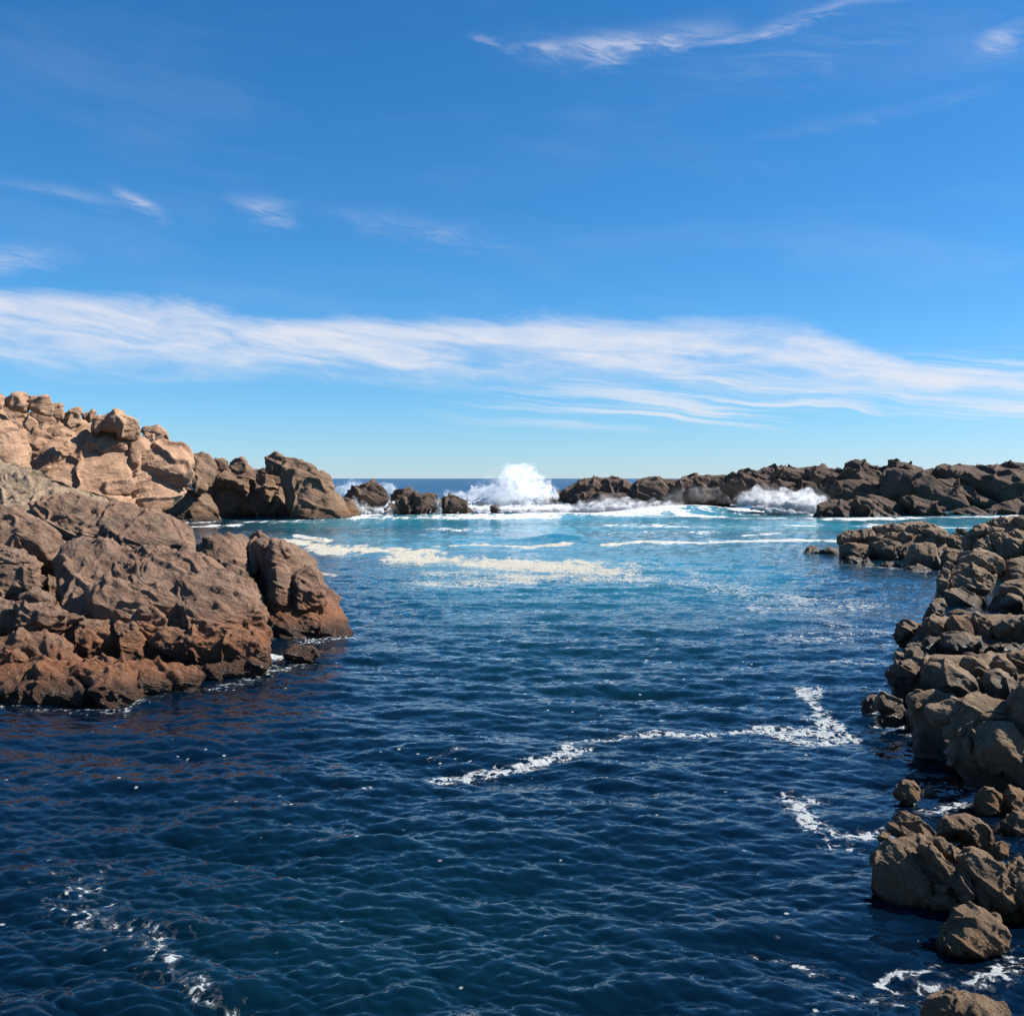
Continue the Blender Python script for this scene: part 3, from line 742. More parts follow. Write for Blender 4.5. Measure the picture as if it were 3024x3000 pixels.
# ------------------------------------------------------------------ right rocky point
T = thing('rocky_point', 'low point of dark rounded jointed blocks jutting into the channel from the boulder shore', 'rock outcrop', (28, 60, 0))
lumps(T, 'F', M_SHORE, 'shore', yaw=-12, rows=[
    ('core', [(565, 250), (700, 200), (900, 160), (1200, 140), (1370, 190), (1420, 440), (1100, 440), (900, 400), (600, 385)], dict(d=64.3, lean=48, t=1.0, core='p', cuts=0, push=.2)),
    ('block', [(548, 220), (620, 185), (760, 163), (835, 190), (845, 240), (700, 262), (585, 275), (550, 255)], dict(d=64.5, lean=35, on='p', proud=.15)),
    ('block', [(565, 290), (640, 262), (720, 250), (795, 272), (805, 340), (770, 385), (620, 385), (572, 340)], dict(d=62.3, lean=18, e=.6, on='p', proud=.15)),
    ('block', [(805, 145), (890, 123), (955, 140), (940, 195), (870, 200)], dict(d=67, lean=30, on='p', proud=.15)),
    ('block', [(898, 208), (940, 178), (1012, 183), (1018, 235), (925, 250)], dict(d=64.5, lean=25, on='p', proud=.15)),
    ('block', [(1000, 205), (1060, 173), (1105, 190), (1110, 245), (1020, 252)], dict(d=64, lean=25, on='p', proud=.15)),
    ('block', [(1055, 145), (1190, 118), (1240, 140), (1190, 185), (1090, 180)], dict(d=67, lean=30, on='p', proud=.15)),
    ('block', [(1195, 145), (1350, 158), (1368, 205), (1360, 265), (1240, 240), (1165, 190)], dict(d=64.5, lean=30, on='p', proud=.15)),
    ('block', [(1135, 215), (1180, 193), (1205, 220), (1155, 238)], dict(d=63.2, lean=20, on='p', proud=.15)),
    ('block', [(1185, 222), (1270, 222), (1290, 262), (1200, 258)], dict(d=62.4, lean=30, on='p', proud=.15)),
    ('block', [(940, 135), (1010, 130), (1060, 150), (1040, 180), (960, 175)], dict(d=66.5, lean=30, on='p', proud=.15)),
    ('block', [(855, 195), (905, 215), (895, 250), (815, 248)], dict(d=63.5, lean=25, on='p', proud=.15)),
    ('block', [(810, 262), (900, 238), (1022, 268), (1035, 350), (960, 400), (860, 385)], dict(d=61, lean=18, e=.6, on='p', proud=.15)),
    ('block', [(1020, 300), (1070, 285), (1075, 410), (1020, 438)], dict(d=59.5, lean=12, on='p', proud=.15)),
    ('block', [(1065, 330), (1080, 280), (1180, 258), (1260, 263), (1322, 300), (1335, 340), (1318, 445), (1060, 430)], dict(lean=14, e=.6)),
    ('block', [(1350, 185), (1450, 188), (1488, 240), (1460, 300), (1370, 280)], dict(d=60.5, lean=25, on='p', proud=.15)),
    ('block', [(1285, 275), (1400, 288), (1485, 312), (1460, 350), (1340, 325)], dict(d=57, lean=30, on='p', proud=.15)),
    ('block', [(1310, 320), (1400, 330), (1420, 455), (1320, 460)], dict(lean=15)),
    ('ledge', [(575, 388), (650, 358), (735, 352), (745, 400), (600, 405)], dict(lean=35)),
    ('ledge', [(735, 372), (780, 365), (835, 412), (750, 416)], dict(lean=35)),
    ('ledge', [(860, 395), (980, 390), (1040, 430), (940, 440)], dict(lean=50)),
    ('ledge', [(1045, 435), (1150, 422), (1260, 450), (1240, 465), (1080, 462)], dict(lean=50)),
    ('toe', [(425, 310), (500, 290), (565, 280), (575, 350), (480, 350)], dict(lean=30)),
])
tag(lump('water_rock', 'F', [(285, 340), (330, 295), (360, 278), (392, 290), (445, 332), (400, 342)], M_SHORE, 'shore', lean=20), 'small dark pointed rock at the tip of the jointed rocky point', 'rock')

T = thing('shore_outcrop', 'dark broken rock bank behind the tall boulder stack, at the root of the rocky point', 'rock outcrop', (26, 52, 0))
lumps(T, 'F', M_SHORE, 'shore', yaw=-12, rows=[
    ('core', [(1480, 230), (1640, 140), (1800, 100), (2050, 80), (2050, 460), (1750, 460), (1550, 360)], dict(d=54.3, lean=42, t=.9, core='p', cuts=0, push=.2)),
    ('block', [(1515, 210), (1560, 148), (1640, 113), (1695, 130), (1650, 200), (1580, 240)], dict(d=55, lean=28, on='p', proud=.15)),
    ('block', [(1675, 95), (1750, 80), (1845, 75), (1860, 155), (1760, 160), (1690, 130)], dict(d=56, lean=22, on='p', proud=.15)),
    ('block', [(1845, 75), (1932, 55), (2050, 60), (2050, 200), (1930, 210), (1860, 180)], dict(d=54, lean=25, on='p', proud=.15)),
    ('block', [(1640, 150), (1720, 135), (1790, 160), (1760, 200), (1660, 205)], dict(d=54, lean=28, on='p', proud=.15)),
    ('block', [(1630, 215), (1740, 183), (1835, 195), (1860, 250), (1700, 270)], dict(d=52, lean=30, on='p', proud=.15)),
    ('block', [(1780, 170), (1870, 160), (1960, 200), (1930, 250), (1840, 235)], dict(d=52, lean=30, on='p', proud=.15)),
    ('block', [(1680, 260), (1830, 220), (1940, 258), (1990, 330), (1900, 370), (1760, 365)], dict(d=49.5, lean=28, on='p', proud=.15)),
    ('block', [(1770, 365), (1830, 343), (1848, 400), (1790, 428)], dict(d=47, lean=18, on='p', proud=.15)),
    ('block', [(1838, 345), (1900, 328), (1950, 400), (1860, 418)], dict(d=46.5, lean=20, on='p', proud=.15)),
    ('block', [(1560, 240), (1640, 225), (1700, 270), (1690, 350), (1600, 330), (1550, 290)], dict(d=52.5, lean=25, on='p', proud=.15)),
    ('block', [(1500, 205), (1540, 200), (1570, 260), (1530, 320), (1490, 290)], dict(d=54, lean=20, on='p', proud=.15)),
    ('block', [(1900, 300), (2050, 290), (2050, 430), (1920, 420)], dict(d=47, lean=25, on='p', proud=.15)),
])
tag(lump('boulder', 'F', [(1428, 160), (1445, 145), (1475, 150), (1525, 188), (1500, 208), (1440, 190)], M_SHORE, 'shore', d=57.5, lean=10), 'lone small boulder standing against pale water between rocky point and dark bank', 'boulder')

lumps(T, 'F', M_SHORE, 'shore', [
    ('block', [(2000, 110), (2250, 60), (2500, 100), (2560, 300), (2450, 450), (2050, 440)], dict(d=52, lean=28)),
    ('block', [(2480, 130), (2700, 80), (3000, 160), (3000, 460), (2520, 450)], dict(d=51, lean=28)),
])

# ------------------------------------------------------------------ tall stack on the right shore
T = thing('rock_stack', 'tall stack of slanted layered blocks under a big rounded cap boulder at the water', 'rock stack', (19, 44, 0))
lumps(T, 'M', M_SHORE, 'shore', yaw=-10, rows=[
    ('core', [(930, 560), (1200, 470), (1580, 580), (1560, 960), (1300, 1040), (900, 1040)], dict(d=45.5, lean=15, t=.8)),
    ('block', [(1040, 510), (1130, 450), (1180, 422), (1290, 455), (1450, 525), (1595, 620), (1580, 695), (1480, 690), (1200, 610), (1050, 580)], dict(d=43.3, lean=28)),
    ('block', [(1030, 620), (1080, 553), (1180, 585), (1380, 655), (1460, 700), (1540, 740), (1500, 810), (1200, 740), (1040, 730)], dict(d=43, lean=25)),
    ('block', [(995, 340), (1040, 298), (1120, 308), (1165, 350), (1155, 445), (1060, 440), (1000, 390)], dict(d=44.5, lean=18)),
    ('block', [(945, 460), (1000, 392), (1060, 428), (1120, 475), (1040, 510), (960, 500)], dict(d=43.8, lean=22)),
    ('block', [(925, 510), (980, 478), (1045, 512), (1045, 640), (950, 660)], dict(d=43.2, lean=10)),
    ('block', [(885, 600), (930, 548), (1000, 588), (1025, 700), (1005, 840), (876, 845), (885, 700)], dict(lean=8, e=.6)),
    ('block', [(985, 800), (1020, 745), (1060, 718), (1150, 712), (1260, 768), (1450, 862), (1510, 960), (1460, 1075), (960, 1090), (960, 950)], dict(d=40.5, lean=22)),
    ('block', [(770, 960), (840, 858), (970, 848), (980, 950), (930, 1040), (730, 1090)], dict(lean=25)),
    ('block', [(945, 300), (1010, 238), (1100, 248), (1195, 280), (1150, 335), (1010, 320)], dict(d=46.5, lean=22)),
    ('block', [(1480, 530), (1600, 545), (1620, 610), (1560, 640)], dict(d=43.5, lean=20)),
])
tag(lump('boulder', 'M', [(1158, 350), (1205, 275), (1340, 262), (1420, 240), (1520, 252), (1612, 320), (1655, 420), (1665, 500), (1610, 558), (1480, 540), (1300, 490), (1160, 440)], M_SHORE, 'shore', d=44, lean=12, t=.75),
    'big rounded cap boulder lying on top of the slanted layered stack', 'boulder')

# ------------------------------------------------------------------ boulder heap along the right shore
T = thing('shore_bedrock', 'dark wet jointed bedrock at the foot of the boulder heap, in shadow above the water', 'rock outcrop', (9, 22, 0))
lumps(T, 'M', M_SHORE, 'shore', yaw=-10, rows=[
    ('bank', [(2080, 620), (2500, 500), (3200, 560), (4500, 900), (4500, 3600), (3300, 3800), (2350, 3300), (2250, 1600)], dict(d=18.3, lean=18, t=1.6, cuts=3, lod=-1)),  # out of view, added so its shadow darkens the wet ledge and lower boulders
    ('bank', [(1600, 720), (1700, 650), (2100, 620), (2100, 1300), (1500, 1250), (1500, 1000)], dict(d=39.3, lean=40, t=.6, core='k', cuts=0, push=0)),
    ('bank', [(1640, 480), (1800, 420), (2100, 400), (2100, 700), (1700, 720)], dict(d=44, lean=42, t=.6, core='k', cuts=0, push=0)),
])
lumps(T, 'K', M_SHORE, 'shore', yaw=-10, rows=[
    ('core', [(700, 420), (1200, 330), (2100, 340), (2100, 1000), (1400, 900), (900, 860), (600, 800), (420, 800), (520, 600)], dict(d=30.2, lean=64, t=.45, core='k', cuts=0, push=0)),
    ('core', [(400, 900), (800, 800), (1300, 850), (2100, 780), (2100, 1500), (1300, 1400), (700, 1350), (330, 1250)], dict(d=24.2, lean=58, t=.45, core='k', cuts=0, push=0)),
    ('bank', [(350, 850), (410, 755), (520, 755), (620, 690), (720, 700), (740, 900), (640, 950), (560, 880), (400, 860)], dict(d=26.5, lean=25)),
    ('bank', [(480, 690), (560, 640), (690, 640), (700, 740), (500, 740)], dict(d=28.2, lean=30)),
    ('bank', [(500, 640), (560, 600), (700, 600), (690, 650), (540, 660)], dict(d=29.2, lean=35)),
])
lumps(T, 'L', M_SHORE, 'shore', yaw=-10, rows=[
    ('core', [(540, 80), (900, 40), (1150, 150), (1200, 500), (1150, 690), (900, 700), (740, 650), (620, 430)], dict(lean=14, t=.4, core='k', cuts=0, push=0, yaw=-35)),
    ('core', [(1000, 150), (1400, 120), (1800, 200), (2100, 260), (2100, 1180), (1700, 1110), (1350, 930), (1050, 780)], dict(lean=22, t=.45, core='k', cuts=0, push=0, yaw=-20)),
    ('block', [(120, 230), (170, 130), (240, 65), (430, 140), (530, 290), (400, 320), (250, 320)], dict(d=21.2, lean=20, on='k', proud=.2)),
    ('block', [(170, 340), (300, 292), (480, 305), (500, 400), (380, 430), (240, 420)], dict(lean=25)),
    ('block', [(490, 340), (560, 255), (720, 258), (750, 370), (720, 440), (560, 430)], dict(lean=12)),
    ('block', [(685, 450), (740, 372), (840, 385), (965, 500), (985, 650), (760, 680), (700, 580)], dict(lean=12)),
    ('block', [(750, 250), (1000, 195), (1300, 245), (1250, 390), (1010, 480), (830, 390)], dict(d=19.3, lean=22, on='k', proud=.2)),
    ('block', [(1095, 550), (1155, 448), (1225, 438), (1225, 565), (1150, 600)], dict(d=17.6, lean=12, on='k', proud=.2)),
    ('block', [(1205, 450), (1340, 385), (1310, 550), (1220, 552)], dict(d=17.5, lean=15, on='k', proud=.2)),
    ('block', [(1185, 660), (1250, 548), (1315, 555), (1325, 830), (1220, 790)], dict(d=16.9, lean=8, on='k', proud=.2)),
    ('block', [(985, 640), (1180, 590), (1230, 860), (1100, 890), (1010, 770)], dict(lean=12)),
    ('block', [(1580, 760), (1830, 655), (2100, 700), (2100, 1160), (1700, 1120), (1670, 970)], dict(d=15.9, lean=20, on='k', proud=.2)),
    ('block', [(960, 470), (1090, 420), (1130, 560), (1040, 640), (970, 600)], dict(d=18.3, lean=15, on='k', proud=.2)),
    ('block', [(1230, 820), (1330, 720), (1520, 720), (1760, 800), (1860, 1010), (1640, 1090), (1380, 1020)], dict(lean=15)),
    ('toe', [(-10, 170), (60, 98), (190, 105), (170, 200), (90, 235), (-10, 240)], dict(lean=30)),
    ('slab', [(1325, 385), (1420, 328), (1600, 308), (1725, 318), (1735, 375), (1500, 400)], dict(d=17.4, lean=35, on='k', proud=.2)),
    ('slab', [(1435, 322), (1500, 268), (1700, 262), (1728, 312), (1600, 318)], dict(d=17.9, lean=35, on='k', proud=.2)),
    ('slab', [(600, 30), (640, 10), (705, 20), (700, 90), (600, 90)], dict(d=20.5, lean=25, on='k', proud=.2)),
    ('slab', [(600, 210), (640, 175), (705, 210), (690, 260), (610, 270)], dict(d=20.0, lean=30, on='k', proud=.2)),
])
lumps(T, 'K', M_SHORE, 'shore', [
    ('bank', [(2080, 420), (2400, 330), (2800, 420), (2900, 800), (2600, 1050), (2100, 960)], dict(d=27.5, lean=45, t=.6)),
    ('bank', [(2080, -150), (2500, -300), (3000, -150), (3000, 350), (2100, 330)], dict(d=37, lean=42, t=.7)),
])
HP = 'boulders heaped along the shore below the tall stack'
BO = [
    ('M', [(1610, 800), (1680, 690), (1760, 655), (1850, 680), (2100, 690), (2100, 830), (1750, 860), (1640, 850)], dict(d=40.5, lean=25), 'dark angular boulder across the narrow cleft from the tall stack'),
    ('M', [(1620, 960), (1650, 870), (1740, 785), (1850, 845), (1950, 900), (1950, 1010), (1700, 1040)], dict(d=38, lean=22), 'steep dark boulder walling the narrow cleft beside the tall stack'),
    ('M', [(1735, 570), (1850, 528), (1925, 580), (1860, 650), (1740, 630)], dict(d=43, lean=25), 'small pale-topped boulder above the narrow cleft'),
    ('M', [(1740, 510), (1850, 455), (1980, 478), (1980, 565), (1760, 565)], dict(d=44.5, lean=28), 'low brown boulder at the head of the narrow cleft'),
    ('K', [(1620, 240), (1640, 175), (1730, 185), (1785, 240), (1740, 285), (1640, 280)], dict(d=34.5, lean=18), 'small brown boulder tucked behind the long flat-topped boulder'),
    ('K', [(1840, 180), (1932, 165), (2050, 200), (2050, 300), (1850, 270)], dict(d=35, lean=22), 'dark boulder behind the long flat-topped boulder, higher up the bank'),
    ('K', [(1500, 400), (1540, 330), (1600, 278), (1750, 308), (1940, 360), (2150, 420), (2150, 600), (1600, 600), (1510, 550)], dict(d=29.0, lean=25, t=.55), 'long flat-topped grey boulder with a shadowed front, above the pale round ones'),
    ('K', [(1310, 430), (1380, 338), (1445, 328), (1535, 400), (1525, 570), (1330, 575)], dict(d=29.6, lean=18), 'dark upright boulder wedged beside the long flat-topped boulder'),
    ('K', [(1435, 345), (1470, 305), (1540, 325), (1535, 385), (1450, 385)], dict(d=29.3, lean=15), 'fist-shaped small boulder set on the dark upright boulder'),
    ('K', [(1190, 310), (1290, 257), (1400, 262), (1510, 280), (1450, 335), (1330, 390), (1230, 350)], dict(d=32, lean=30), 'smooth shadowed boulder behind the pale dome-shaped boulder'),
    ('K', [(1010, 230), (1120, 195), (1240, 200), (1320, 240), (1220, 290), (1030, 290)], dict(d=33.5, lean=30), 'wet shiny black boulder at the foot of the tall stack'),
    ('K', [(945, 430), (1060, 310), (1180, 297), (1290, 395), (1325, 500), (1285, 585), (1100, 535), (950, 490)], dict(d=29.6, lean=22), 'pale dome-shaped boulder leaning on a greyer rounded one'),
    ('K', [(655, 450), (740, 310), (860, 278), (1030, 318), (970, 410), (910, 490), (860, 550), (680, 560)], dict(d=30, lean=20), 'grey rounded boulder leaning against the pale dome-shaped one'),
    ('K', [(375, 545), (430, 370), (500, 316), (620, 338), (695, 370), (620, 450), (490, 530), (440, 580)], dict(d=31, lean=15), 'brown boulder standing out in the water off the shore heap'),
    ('K', [(440, 570), (520, 500), (610, 445), (665, 480), (660, 610), (520, 610)], dict(lean=22), 'low wet boulder between the water-bound boulder and the shore heap'),
    ('K', [(680, 620), (700, 560), (790, 528), (890, 555), (940, 680), (910, 780), (740, 790), (690, 720)], dict(d=27, lean=14), 'boulder with a reddish lit face next to the largest wedge-shaped boulder'),
    ('K', [(920, 640), (940, 488), (1050, 475), (1180, 528), (1260, 620), (1425, 718), (1428, 815), (1200, 810), (1060, 840), (950, 820)], dict(d=26.6, lean=22, t=.6), 'largest wedge-shaped boulder sloping down into the middle of the heap'),
    ('K', [(1470, 690), (1560, 638), (1700, 608), (1850, 655), (1915, 705), (1800, 765), (1620, 740)], dict(d=26.8, lean=30), 'broad low tan boulder behind the orange-tinted one'),
    ('K', [(1420, 780), (1520, 708), (1620, 725), (1710, 780), (1600, 870), (1510, 900), (1425, 830)], dict(d=25.6, lean=30, on='n', proud=.3), 'orange-tinted boulder between the wedge-shaped boulder and the pointed pale one'),
    ('K', [(1535, 915), (1570, 810), (1640, 766), (1760, 845), (1875, 1000), (1800, 1030), (1680, 960)], dict(d=24.4, lean=25), 'pointed pale boulder just behind the tall blocky boulder'),
    ('K', [(1715, 770), (1850, 718), (1950, 735), (2080, 800), (2080, 960), (1900, 930), (1770, 850)], dict(d=24.8, lean=25), 'tan boulder beside the pointed pale boulder, up the bank'),
    ('K', [(1145, 870), (1200, 788), (1290, 785), (1420, 855), (1525, 912), (1410, 1020), (1280, 1010), (1165, 920)], dict(d=24.4, lean=28), 'tan oval boulder above the split double boulder'),
    ('K', [(780, 800), (820, 765), (880, 768), (955, 840), (910, 890), (780, 885)], dict(d=25.2, lean=20), 'small round brown boulder above the split double boulder'),
    ('K', [(960, 840), (1040, 815), (1130, 825), (1100, 870), (980, 875)], dict(d=25.0, lean=30), 'flat little boulder pinched under the largest wedge-shaped boulder'),
    ('K', [(275, 1000), (340, 880), (420, 838), (520, 855), (655, 950), (640, 1020), (480, 1090), (310, 1080)], dict(d=23.6, lean=24), 'rounded ribbed boulder overhanging the water at the corner of the heap'),
    ('K', [(275, 1080), (350, 1015), (475, 1060), (450, 1140), (330, 1125)], dict(d=22.9, lean=20), 'small grooved boulder under the ribbed corner boulder'),
    ('K', [(478, 1075), (560, 1015), (645, 1048), (620, 1115), (500, 1118)], dict(d=22.8, lean=22), 'small flat boulder beside the grooved one under the corner boulder'),
    ('K', [(675, 990), (720, 880), (860, 868), (960, 858), (1100, 878), (1230, 948), (1320, 1048), (1385, 1120), (1395, 1230), (1310, 1370), (1000, 1420), (800, 1370), (710, 1170)], dict(d=21.8, lean=20, t=.6), 'biggest rounded boulder at the water edge, rear half of the split double boulder'),
    ('K', [(860, 1090), (1060, 1000), (1200, 995), (1310, 1080), (1290, 1300), (1120, 1340), (900, 1300)], dict(d=21.2, lean=24, t=.4), 'front half of the split double boulder, with a sunlit cheek'),
    ('K', [(1380, 1090), (1450, 968), (1570, 926), (1700, 948), (1785, 1020), (1806, 1130), (1770, 1300), (1690, 1450), (1500, 1460), (1390, 1380)], dict(d=20.8, lean=16, t=.5), 'tall blocky boulder with a broad sunlit front, next to the split double boulder'),
    ('K', [(1325, 1045), (1390, 1005), (1408, 1080), (1350, 1098)], dict(d=22.2, lean=15), 'tiny boulder jammed between the double boulder and the tall blocky one'),
    ('K', [(1790, 1040), (1932, 1010), (2080, 1030), (2080, 1100), (1810, 1100)], dict(d=22.2, lean=30), 'thin slab boulder on the bank beside the tall blocky boulder'),
    ('K', [(1790, 1125), (1932, 1060), (2080, 1080), (2080, 1160), (1830, 1150)], dict(d=21.4, lean=28), 'low boulder under the thin slab on the bank'),
    ('K', [(1740, 1300), (1800, 1180), (1860, 1128), (1950, 1115), (2120, 1180), (2120, 1700), (1850, 1720), (1780, 1560)], dict(d=18.8, lean=14, t=.55), 'huge shadowed boulder looming over the wet ledge below the heap'),
    ('L', [(1295, 530), (1350, 425), (1500, 405), (1740, 415), (1795, 480), (1900, 700), (1945, 900), (1720, 1000), (1420, 980), (1330, 820)], dict(d=16.4, lean=12, t=.5), 'great dark shadowed boulder with a thin sunlit rim, standing in the water'),
]
for fr, pts, kw, lab in BO:
    kw = dict(on='k', yaw=-12, proud=.25) | kw
    tag(lump('boulder', fr, pts, M_SHORE, 'shore', **kw), lab, 'boulder', HP)

# ------------------------------------------------------------------ foreground rocks
T = thing('jointed_rock', 'cracked brown rock of long slanting barnacled ribs rising from the near water', 'rock', (4.8, 12.2, 0))
lumps(T, 'H', M_FORE, 'fore', yaw=-10, rows=[
    ('core', [(470, 640), (640, 580), (850, 620), (1050, 700), (1350, 790), (1620, 900), (1620, 1260), (1300, 1200), (1000, 1120), (700, 980), (520, 920)], dict(d=12.35, lean=48, t=.2, core='f', cuts=0, push=0)),
    ('head', [(530, 400), (600, 358), (680, 376), (750, 436), (815, 510), (858, 585), (800, 625), (700, 560), (570, 480)], dict(d=13.4, lean=30)),
    ('rib', [(445, 450), (480, 422), (545, 448), (600, 500), (690, 540), (800, 570), (860, 615), (845, 675), (700, 610), (540, 515), (470, 490)], dict(d=13.15, lean=35, on='f', proud=.75)),
    ('rib', [(425, 570), (465, 525), (525, 535), (510, 600), (440, 605)], dict(d=13.0, lean=15, on='f', proud=.75)),
    ('rib', [(400, 740), (430, 650), (480, 558), (560, 555), (645, 590), (700, 680), (800, 800), (898, 915), (840, 990), (700, 1010), (560, 975), (440, 880)], dict(lean=24, t=.26)),
    ('rib', [(690, 625), (780, 636), (845, 700), (910, 780), (1000, 850), (985, 945), (900, 915), (800, 750)], dict(d=12.55, lean=38, on='f', proud=.75)),
    ('rib', [(845, 605), (900, 586), (1005, 680), (1018, 750), (930, 720)], dict(d=12.9, lean=35, on='f', proud=.75)),
    ('rib', [(945, 830), (1000, 786), (1085, 870), (1140, 1000), (1195, 1110), (1090, 1105), (1000, 1020)], dict(d=12.05, lean=35, on='f', proud=.75)),
    ('rib', [(1000, 715), (1080, 655), (1185, 655), (1240, 740), (1340, 830), (1410, 960), (1460, 1100), (1425, 1165), (1280, 1090), (1150, 940), (1050, 820)], dict(d=12.05, lean=35, t=.2, on='f', proud=.75)),
    ('rib', [(1350, 780), (1430, 735), (1560, 800), (1680, 900), (1680, 1260), (1540, 1200), (1450, 1040), (1350, 870)], dict(d=11.8, lean=35, t=.22, on='f', proud=.75)),
    ('rib', [(1100, 880), (1180, 900), (1290, 1080), (1240, 1130), (1160, 1050)], dict(d=12.0, lean=35, on='f', proud=.75)),
    ('rib', [(815, 1045), (870, 982), (960, 1006), (1050, 1090), (1045, 1130), (900, 1125), (830, 1095)], dict(d=11.95, lean=25, on='f', proud=.75)),
    ('rib', [(840, 940), (900, 905), (980, 930), (970, 1000), (880, 990)], dict(d=12.2, lean=25, on='f', proud=.75)),
    ('rib', [(1060, 1090), (1140, 1085), (1200, 1135), (1120, 1150)], dict(d=11.85, lean=30, on='f', proud=.75)),
    ('rib', [(1215, 1160), (1330, 1125), (1440, 1166), (1560, 1240), (1520, 1350), (1420, 1370), (1300, 1280)], dict(d=11.35, lean=35, on='f', proud=.75)),
    ('foot', [(930, 1270), (970, 1110), (1060, 1070), (1220, 1090), (1340, 1180), (1440, 1290), (1400, 1380), (1200, 1420), (1020, 1390), (945, 1330)], dict(lean=46, t=.17, cuts=3)),
])
for nm, pts, kw, lab in [
    ('water_rock', [(570, 235), (590, 178), (650, 150), (712, 163), (745, 230), (742, 280), (640, 280)], dict(lean=18), 'small round brown rock awash beyond the cracked ribbed rock'),
    ('water_rock', [(735, 210), (790, 180), (850, 190), (866, 255), (770, 275)], dict(lean=66, z=-.02, t=.07), 'flat wet rock barely breaking the surface beside the small round one'),
    ('water_rock', [(855, 420), (880, 362), (960, 353), (1080, 372), (1180, 428), (1265, 510), (1318, 590), (1290, 625), (1180, 600), (1060, 530), (920, 520)], dict(lean=35), 'long smooth whale-backed brown rock behind the cracked ribbed rock'),
    ('water_rock', [(862, 548), (960, 508), (1055, 528), (1070, 565), (920, 575)], dict(lean=45), 'low wet rock tucked in front of the whale-backed rock'),
    ('water_rock', [(1170, 270), (1210, 194), (1290, 187), (1365, 250), (1350, 345), (1230, 355)], dict(lean=25), 'reddish wet rounded rock below the great shadowed boulder'),
    ('water_rock', [(1350, 290), (1440, 162), (1515, 195), (1560, 290), (1460, 345), (1380, 335)], dict(lean=22), 'pale pointed rock beside the reddish wet one'),
    ('water_rock', [(1280, 650), (1350, 592), (1430, 622), (1415, 695), (1300, 705)], dict(lean=30), 'small mossy rock between the whale-backed and the ribbed rock'),
    ('water_rock', [(1380, 420), (1450, 370), (1620, 380), (1640, 520), (1500, 520), (1400, 470)], dict(lean=40), 'dark wet rock beside the pale pointed one, at the foot of the heap'),
    ('water_rock', [(815, 1790), (850, 1720), (920, 1676), (980, 1662), (1080, 1696), (1200, 1738), (1320, 1766), (1425, 1856), (1470, 1960), (1440, 2090), (1150, 2130), (880, 2090), (815, 1930)], dict(lean=42, t=.26), 'broad brown rock alone in the shallows beside the curl of white foam'),
]:
    tag(lump(nm, 'H', pts, M_FORE, 'fore', **kw), lab, 'rock', 'rocks standing in the near shallows')
print('rock tris', TRIS[0])

# ------------------------------------------------------------------ the sea
def ocean_tile(n, size, wind_dir, lmin, lmax, slope, spread, seed, chop=1.0, power=4.0):
    """one periodic patch of wind waves (random-phase spectrum); returns height and sideways pull"""
    r = np.random.default_rng(seed)
    kx = np.fft.fftfreq(n, size / n) * 2 * np.pi
    KX, KY = np.meshgrid(kx, kx, indexing='ij')
    K = np.hypot(KX, KY)
    K[0, 0] = 1
    cosd = (KX * math.cos(wind_dir) + KY * math.sin(wind_dir)) / K
    lam = 2 * np.pi / K
    sp = K ** (-power / 2) * np.abs(cosd) ** spread
    sp *= sstep(lam, lmin * 0.7, lmin * 1.3) * (1 - sstep(lam, lmax * 0.75, lmax * 1.25))
    sp[0, 0] = 0
    hk = sp * (r.normal(size=(n, n)) + 1j * r.normal(size=(n, n)))
    h = np.fft.ifft2(hk).real
    g = np.fft.ifft2(1j * KX * hk).real ** 2 + np.fft.ifft2(1j * KY * hk).real ** 2
    c = slope / math.sqrt(g.mean())
    dx = -np.fft.ifft2(1j * KX / K * hk).real
    dy = -np.fft.ifft2(1j * KY / K * hk).real
    return np.stack([dx * chop, dy * chop, h], 2) * c, n, size


def sample_tile(tile, x, y, rot=0.0):
    a, n, size = tile
    c, s = math.cos(rot), math.sin(rot)
    u, v = ((x * c + y * s) / size * n) % n, ((-x * s + y * c) / size * n) % n
    i, j = np.floor(u).astype(int), np.floor(v).astype(int)
    fu, fv = (u - i)[:, None], (v - j)[:, None]
    i, j = i % n, j % n
    i1, j1 = (i + 1) % n, (j + 1) % n
    r = a[i, j] * (1 - fu) * (1 - fv) + a[i1, j] * fu * (1 - fv) + a[i, j1] * (1 - fu) * fv + a[i1, j1] * fu * fv
    return np.stack([r[:, 0] * c - r[:, 1] * s, r[:, 0] * s + r[:, 1] * c, r[:, 2]], 1)


# rows get wider apart with distance; columns fan out
rows_d = np.concatenate([[1.5, 4.0, 6.5], H * FPX / (np.concatenate([np.arange(3120, 2300, -4.0), np.arange(2300, 1800, -3.2), np.arange(1800, 1471, -1.85)]) - HOR), np.geomspace(270, 60000, 46)])
cu = np.concatenate([-np.geomspace(60000, 900, 10), np.linspace(-700, 3724, 1010), 3024 + np.geomspace(900, 60000, 10)])
D2, U2 = np.meshgrid(rows_d, cu, indexing='ij')
X0 = ((U2 - CX) / FPX * D2).ravel()
Y0 = D2.ravel()
U0 = U2.ravel()
V0 = HOR + H * FPX / Y0
nr, nc = D2.shape

